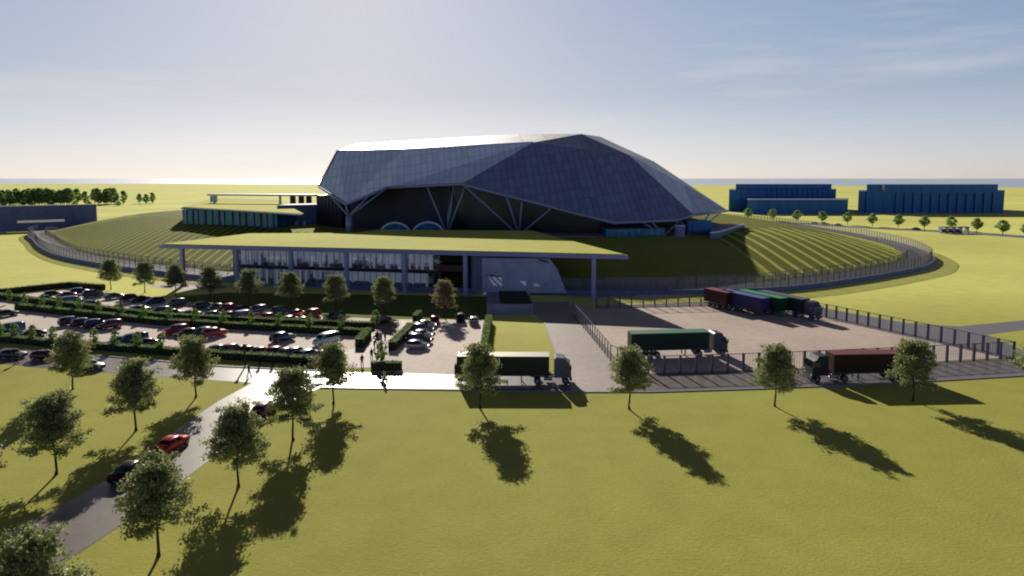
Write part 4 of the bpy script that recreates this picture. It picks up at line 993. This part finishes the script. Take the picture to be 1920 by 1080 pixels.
car('sedan', G(22, 671), R(-6), C['green'], 'dark green car driving on the road at the left edge', 'cars driving on the left road', name='driving_car')
car('hatchback', G(84, 674), R(-6), C['maroon'], 'dark red car on the left road, half hidden by a tree', 'cars driving on the left road', name='driving_car')
car('sedan', G(167, 693), R(-6), C['green'], 'dark green car emerging right of a tree on the left road', 'cars driving on the left road', name='driving_car')
da = G(475, 740) - G(330, 830); DA = math.atan2(da.y, da.x)
car('sedan', G(322, 843), DA, (.62, .008, .012), 'bright red car on the driveway at the edge of the tree shadow', detail=True, name='driving_car')
car('hatchback', G(496, 776), DA, C['maroon'], 'dark maroon car at the top of the driveway beside a tree', detail=True, name='driving_car')
car('sedan', G(245, 893), DA, C['black'], 'black car on the shaded driveway behind the largest tree', detail=True, name='driving_car')
for px, py, k, c_, lab in ((1528, 420, 'sedan', 'black', 'leftmost'), (1546, 421.5, 'suv', 'grey', 'middle'), (1572, 423.5, 'sedan', 'black', 'rightmost')):
    car(k, G(px, py), R(-9), C[c_], f'tiny dark car on the far road, {lab} of three', 'cars on the far road', name='distant_car')
car('sedan', G(1718, 431), R(-9), C['black'], 'tiny dark car on the far road just left of the shelter', name='distant_car')

# ------------------------------------------------------------------ lorries
def disc_wheel(t, x, y, r=.5, wd=.32):
    w_ = part('wheel', MB().tube((0, -wd / 2, 0), (0, wd / 2, 0), r, n=20).mesh('wheel', M['tyre']), t, None, (x, y, r))
    part('rim', MB().tube((0, -wd / 2 - .01, 0), (0, wd / 2 + .01, 0), r * .55, n=12).mesh('rim', M['rim']), w_)
def trailer_parts(t, col, x0, L, roofcol=None):
    mb = MB(); mb.box((x0 + L / 2, 0, 2.62), (L, 2.5, 2.62))
    for i in range(int(L / .6)):
        for sy in (-1, 1): mb.box((x0 + .3 + i * .6, sy * 1.262, 2.6), (.06, .03, 2.45))
    part('trailer_box', mb.mesh('trailer_box', M['trailer']), t, col)
    mb = MB(); mb.box((x0 + L / 2, 0, 3.975), (L + .04, 2.56, .09)); part('trailer_roof', mb.mesh('trailer_roof', M['trailer']), t, roofcol or col)
    mb = MB()
    for sy in (-.5, .5): mb.box((x0 + L / 2, sy, 1.14), (L - .2, .14, .32))
    part('chassis', mb.mesh('chassis', M['black']), t)
    for sx in (.06, L - .06):
        pass
    mb = MB()
    for sy in (-1.24, 1.24): mb.box((x0 + L / 2, sy, 1.25), (L, .06, .14))
    part('side_rail', mb.mesh('side_rail', M['fence']), t)
    for sy in (-.8, .8):
        part('landing_leg', MB().box((x0 + L - 3.9, sy, .6), (.16, .16, 1.1)).mesh('landing_leg', M['black']), t)
        part('tail_light', MB().box((x0 - .03, sy * 1.2, 1.15), (.06, .4, .16)).mesh('tail_light', M['tail']), t)
    part('rear_bumper', MB().box((x0 + .1, 0, .62), (.14, 2.3, .16)).mesh('rear_bumper', M['fence']), t)
    part('rear_door', MB().box((x0 - .025, 0, 2.62), (.04, 2.3, 2.4)).mesh('rear_door', M['trailer']), t, tuple(c * .8 for c in col))
    for k in range(3):
        for sy in (-1.05, 1.05): disc_wheel(t, x0 + 1.7 + k * 1.3, sy)
def cab_parts(t, col, xb):
    """tractor with its front at xb+2.35 (faces +x)"""
    prof = [(0, .95), (2.30, .95), (2.38, 1.3), (2.36, 2.05), (2.14, 3.0), (1.7, 3.25), (1.45, 3.72), (.25, 3.85), (0, 3.6)]
    mb = MB(); n_ = len(prof); vs = []
    for y, s_ in ((-1.24, 0), (1.24, 0)): vs += [(xb + x, y * (.94 if z > 2.9 else 1), z) for x, z in prof]
    mb.add(vs, [tuple(range(n_)), tuple(range(2 * n_ - 1, n_ - 1, -1))] + [(i, n_ + i, n_ + (i + 1) % n_, (i + 1) % n_) for i in range(n_)])
    part('cab', mb.mesh('cab', M['trailer']), t, col)
    e = .02
    mb = MB(); mb.quad((xb + 2.36 + e, -1.1, 2.1), (xb + 2.36 + e, 1.1, 2.1), (xb + 2.15 + e, 1.02, 2.95), (xb + 2.15 + e, -1.02, 2.95)); part('windscreen', mb.mesh('windscreen', M['glass']), t)
    for sy in (-1, 1):
        mb = MB(); y = sy * (1.24 + e); mb.quad((xb + 1.25, y, 2.05), (xb + 2.2, y, 2.05), (xb + 2.02, y * .975, 2.85), (xb + 1.25, y * .975, 2.85)); part('side_window', mb.mesh('side_window', M['glass']), t)
        d_ = part('door', MB().box((xb + 1.6, sy * 1.245, 1.65), (1.05, .03, 1.2)).mesh('door', M['trailer']), t, tuple(c * .92 for c in col))
        part('handle', MB().box((xb + 1.2, sy * 1.28, 1.75), (.18, .05, .05)).mesh('handle', M['black']), d_)
        part('wing_mirror', MB().box((xb + 2.3, sy * 1.45, 2.5), (.12, .22, .75)).mesh('wing_mirror', M['black']), t)
        part('headlight', MB().box((xb + 2.37, sy * .95, 1.05), (.08, .42, .2)).mesh('headlight', M['lamp']), t)
        part('step', MB().box((xb + 1.6, sy * 1.12, .62), (.7, .3, .12)).mesh('step', M['black']), t)
        part('fuel_tank', MB().tube((xb - 1.5, sy * 1.0, .82), (xb - .3, sy * 1.0, .82), .32, n=14).mesh('fuel_tank', M['rim'], True), t)
    mb = MB()
    for i in range(5): mb.box((xb + 2.39, 0, 1.25 + i * .13), (.05, 1.5, .07))
    part('grille', mb.mesh('grille', M['black']), t)
    part('bumper', MB().box((xb + 2.3, 0, .72), (.34, 2.48, .42)).mesh('bumper', M['trailer']), t, tuple(c * .8 for c in col))
    mb = MB()
    for sy in (-.42, .42): mb.box((xb - 1.3, sy, .95), (4.2, .16, .26))
    part('frame', mb.mesh('frame', M['black']), t)
    for sy in (-1.05, 1.05): disc_wheel(t, xb + 1.55, sy); disc_wheel(t, xb - 2.4, sy, .5, .5)
    mb = MB()
    for sy in (-1.05, 1.05): mb.box((xb - 2.4, sy, 1.08), (1.2, .5, .05))
    part('mudguard', mb.mesh('mudguard', M['black']), t)
def lorry(loc, heading, col, cabcol, label, L=13.0, roofcol=None, cab=True, mirror=False, group=None, z=L3):
    t = thing('semi_truck' if cab else 'trailer', label, 'lorry' if cab else 'trailer', (loc.x, loc.y, z), heading, group)
    trailer_parts(t, tuple(c * .65 for c in col), -L / 2 - 1.4, L, roofcol)
    if cab: cab_parts(t, cabcol, L / 2 - 1.4 + .75)
    return t
lorry(G(962, 716), R(-.5), (.045, .055, .028), (.13, .14, .18), 'articulated lorry with olive trailer and grey cab crossing the front road', 13.0, (.55, .53, .42))
lorry(G(1268, 666), R(6), (.012, .055, .028), (.07, .08, .10), 'articulated lorry with dark green trailer inside the truck yard', 13.0, (.07, .22, .12))
lorry(G(1618, 711), R(183), (.055, .014, .016), (.018, .02, .028), 'articulated lorry with dark red trailer and black cab on the right road', 13.0, (.22, .05, .05))
a_ = G(1352, 577); b_ = G(1455, 600); tv = math.atan2(b_.y - a_.y, b_.x - a_.x)
for px, py, c_, rc, lab, cab, ln in ((1356, 579, (.10, .018, .024), (.28, .05, .06), 'short dark red trailer at the left of the parked row', False, 7.0), (1404, 587, (.045, .04, .17), (.12, .11, .42), 'violet blue trailer between the red and the green one', False, 12.0),
                             (1437, 587, (.012, .10, .035), (.03, .36, .11), 'dark green trailer with a bright green roof in the parked row', False, 12.0), (1476, 589, (.03, .05, .045), (.12, .11, .13), 'lorry with grey cab and dark trailer at the right of the parked row', True, 12.0)):
    lorry(G(px, py), R(-64), c_, (.09, .09, .13), lab, ln, rc, cab, group='trailers parked in a row in the yard')

# ------------------------------------------------------------------ people
def person(px, py, top, bottom, label, lean=0, heading=0, stride=.25, z=None):
    p = G(px, py); t = thing('person', label, 'person', (p.x, p.y, L4), heading, 'people around the car park')
    me = bpy.data.meshes.new('body')
    j = [(0, 0, .98), (lean * .2, 0, 1.2), (lean * .4, 0, 1.42), (lean * .5, 0, 1.52), (lean * .55, 0, 1.60), (lean * .6, 0, 1.72),
         (lean * .4, .19, 1.42), (lean * .3 - .08, .26, 1.15), (lean * .3 + .06, .27, .90), (lean * .4, -.19, 1.42), (lean * .3 + .1, -.26, 1.15), (lean * .3 + .2, -.27, .92),
         (0, .09, .92), (stride * .5, .10, .50), (stride, .10, .08), (stride + .16, .10, .04), (0, -.09, .92), (-stride * .2, -.10, .50), (-stride, -.10, .08), (-stride + .16, -.10, .04)]
    e = [(0, 1), (1, 2), (2, 3), (3, 4), (4, 5), (2, 6), (6, 7), (7, 8), (2, 9), (9, 10), (10, 11), (0, 12), (12, 13), (13, 14), (14, 15), (0, 16), (16, 17), (17, 18), (18, 19)]
    rad = [.145, .135, .15, .055, .085, .09, .06, .045, .035, .06, .045, .035, .09, .062, .042, .035, .09, .062, .042, .035]
    me.from_pydata(j, e, []); me.materials.append(M['skin'])
    o = bpy.data.objects.new('body', me); COL.objects.link(o); o.parent = t
    sk = o.modifiers.new('skin', 'SKIN'); sv = me.skin_vertices[0].data
    for i, r in enumerate(rad): sv[i].radius = (r, r)
    sv[0].use_root = True
    o.modifiers.new('sub', 'SUBSURF').levels = 1
    def limb(mb, ia, ib, f): mb.tube(j[ia], j[ib], rad[ia] * f, rad[ib] * f, 10)
    mb = MB()
    for a, b in ((0, 1), (1, 2), (2, 6), (6, 7), (7, 8), (2, 9), (9, 10), (10, 11)): limb(mb, a, b, 1.22)
    part('jacket', mb.mesh('jacket', M['cloth'], True), t, top)
    mb = MB()
    for a, b in ((0, 12), (12, 13), (13, 14), (0, 16), (16, 17), (17, 18)): limb(mb, a, b, 1.2)
    part('trousers', mb.mesh('trousers', M['cloth'], True), t, bottom)
    mb = MB(); c = Vector(j[5]) + Vector((-.02, 0, .0)); mb.tube(c - Vector((.03, 0, .05)), c + Vector((0, 0, .085)), .105, .06, 10); part('hair', mb.mesh('hair', M['hair'], True), t)
    mb = MB()
    for sy in (-1, 1): mb.box((stride * (1 if sy > 0 else -1) + .07, sy * .10, .05), (.27, .10, .09))
    part('shoes', mb.mesh('shoes', M['black']), t)
    return t
bk_ = (.02, .02, .03)
person(679, 686, (.10, .015, .03), bk_, 'person in dark red jacket standing alone near the road end of the footpath', heading=2)
person(697, 674, (.02, .02, .03), bk_, 'person in black walking just left of the planter hedge', heading=2)
person(702, 656, (.015, .04, .04), bk_, 'person in dark green leaning forward on the footpath', .5, heading=1)
person(707, 642, (.02, .02, .04), (.04, .04, .06), 'leftmost person of the group at the top of the footpath', heading=-1)
person(715, 643, (.3, .3, .3), bk_, 'person in pale grey top in the middle of the footpath group', heading=3)
person(722, 643, (.06, .01, .02), bk_, 'rightmost person of the footpath group, in dark maroon', heading=.4)
person(716, 656, (.25, .18, .12), bk_, 'person in tan top walking behind the planter tree', heading=2.4)
person(721, 719, (.5, .5, .5), (.3, .3, .32), 'person in light grey crossing the bright middle of the road', heading=0)
person(467, 706, (.03, .03, .04), bk_, 'small dark figure walking on the pale junction of the driveway', heading=0)
person(30, 683, (.02, .02, .03), bk_, 'person in black standing on the left road verge', heading=1)
for px, lab, c_ in ((488, 'leftmost of four people behind the front hedge, in black', bk_), (512, 'second from left of four people behind the front hedge, in dark green', (.02, .04, .03)), (541, 'third from left of four people behind the front hedge, in navy', (.015, .02, .05)), (570, 'rightmost of four people behind the front hedge, in grey', (.06, .06, .07))):
    person(px, 686, c_, bk_, lab, heading=rn.uniform(0, 6))
sp = thing('sign_totem', 'tall thin black sign post standing at the front hedge of the car park', 'sign', G(460, 687))
part('post', MB().box((0, 0, 1.7), (.22, .16, 3.4)).mesh('post', M['black']), sp); part('head', MB().box((0, 0, 3.3), (.5, .2, .5)).mesh('head', M['black']), sp)
part('foot', MB().box((0, 0, .05), (.6, .5, .1)).mesh('foot', M['concrete']), sp)
print('objects', len(bpy.data.objects))
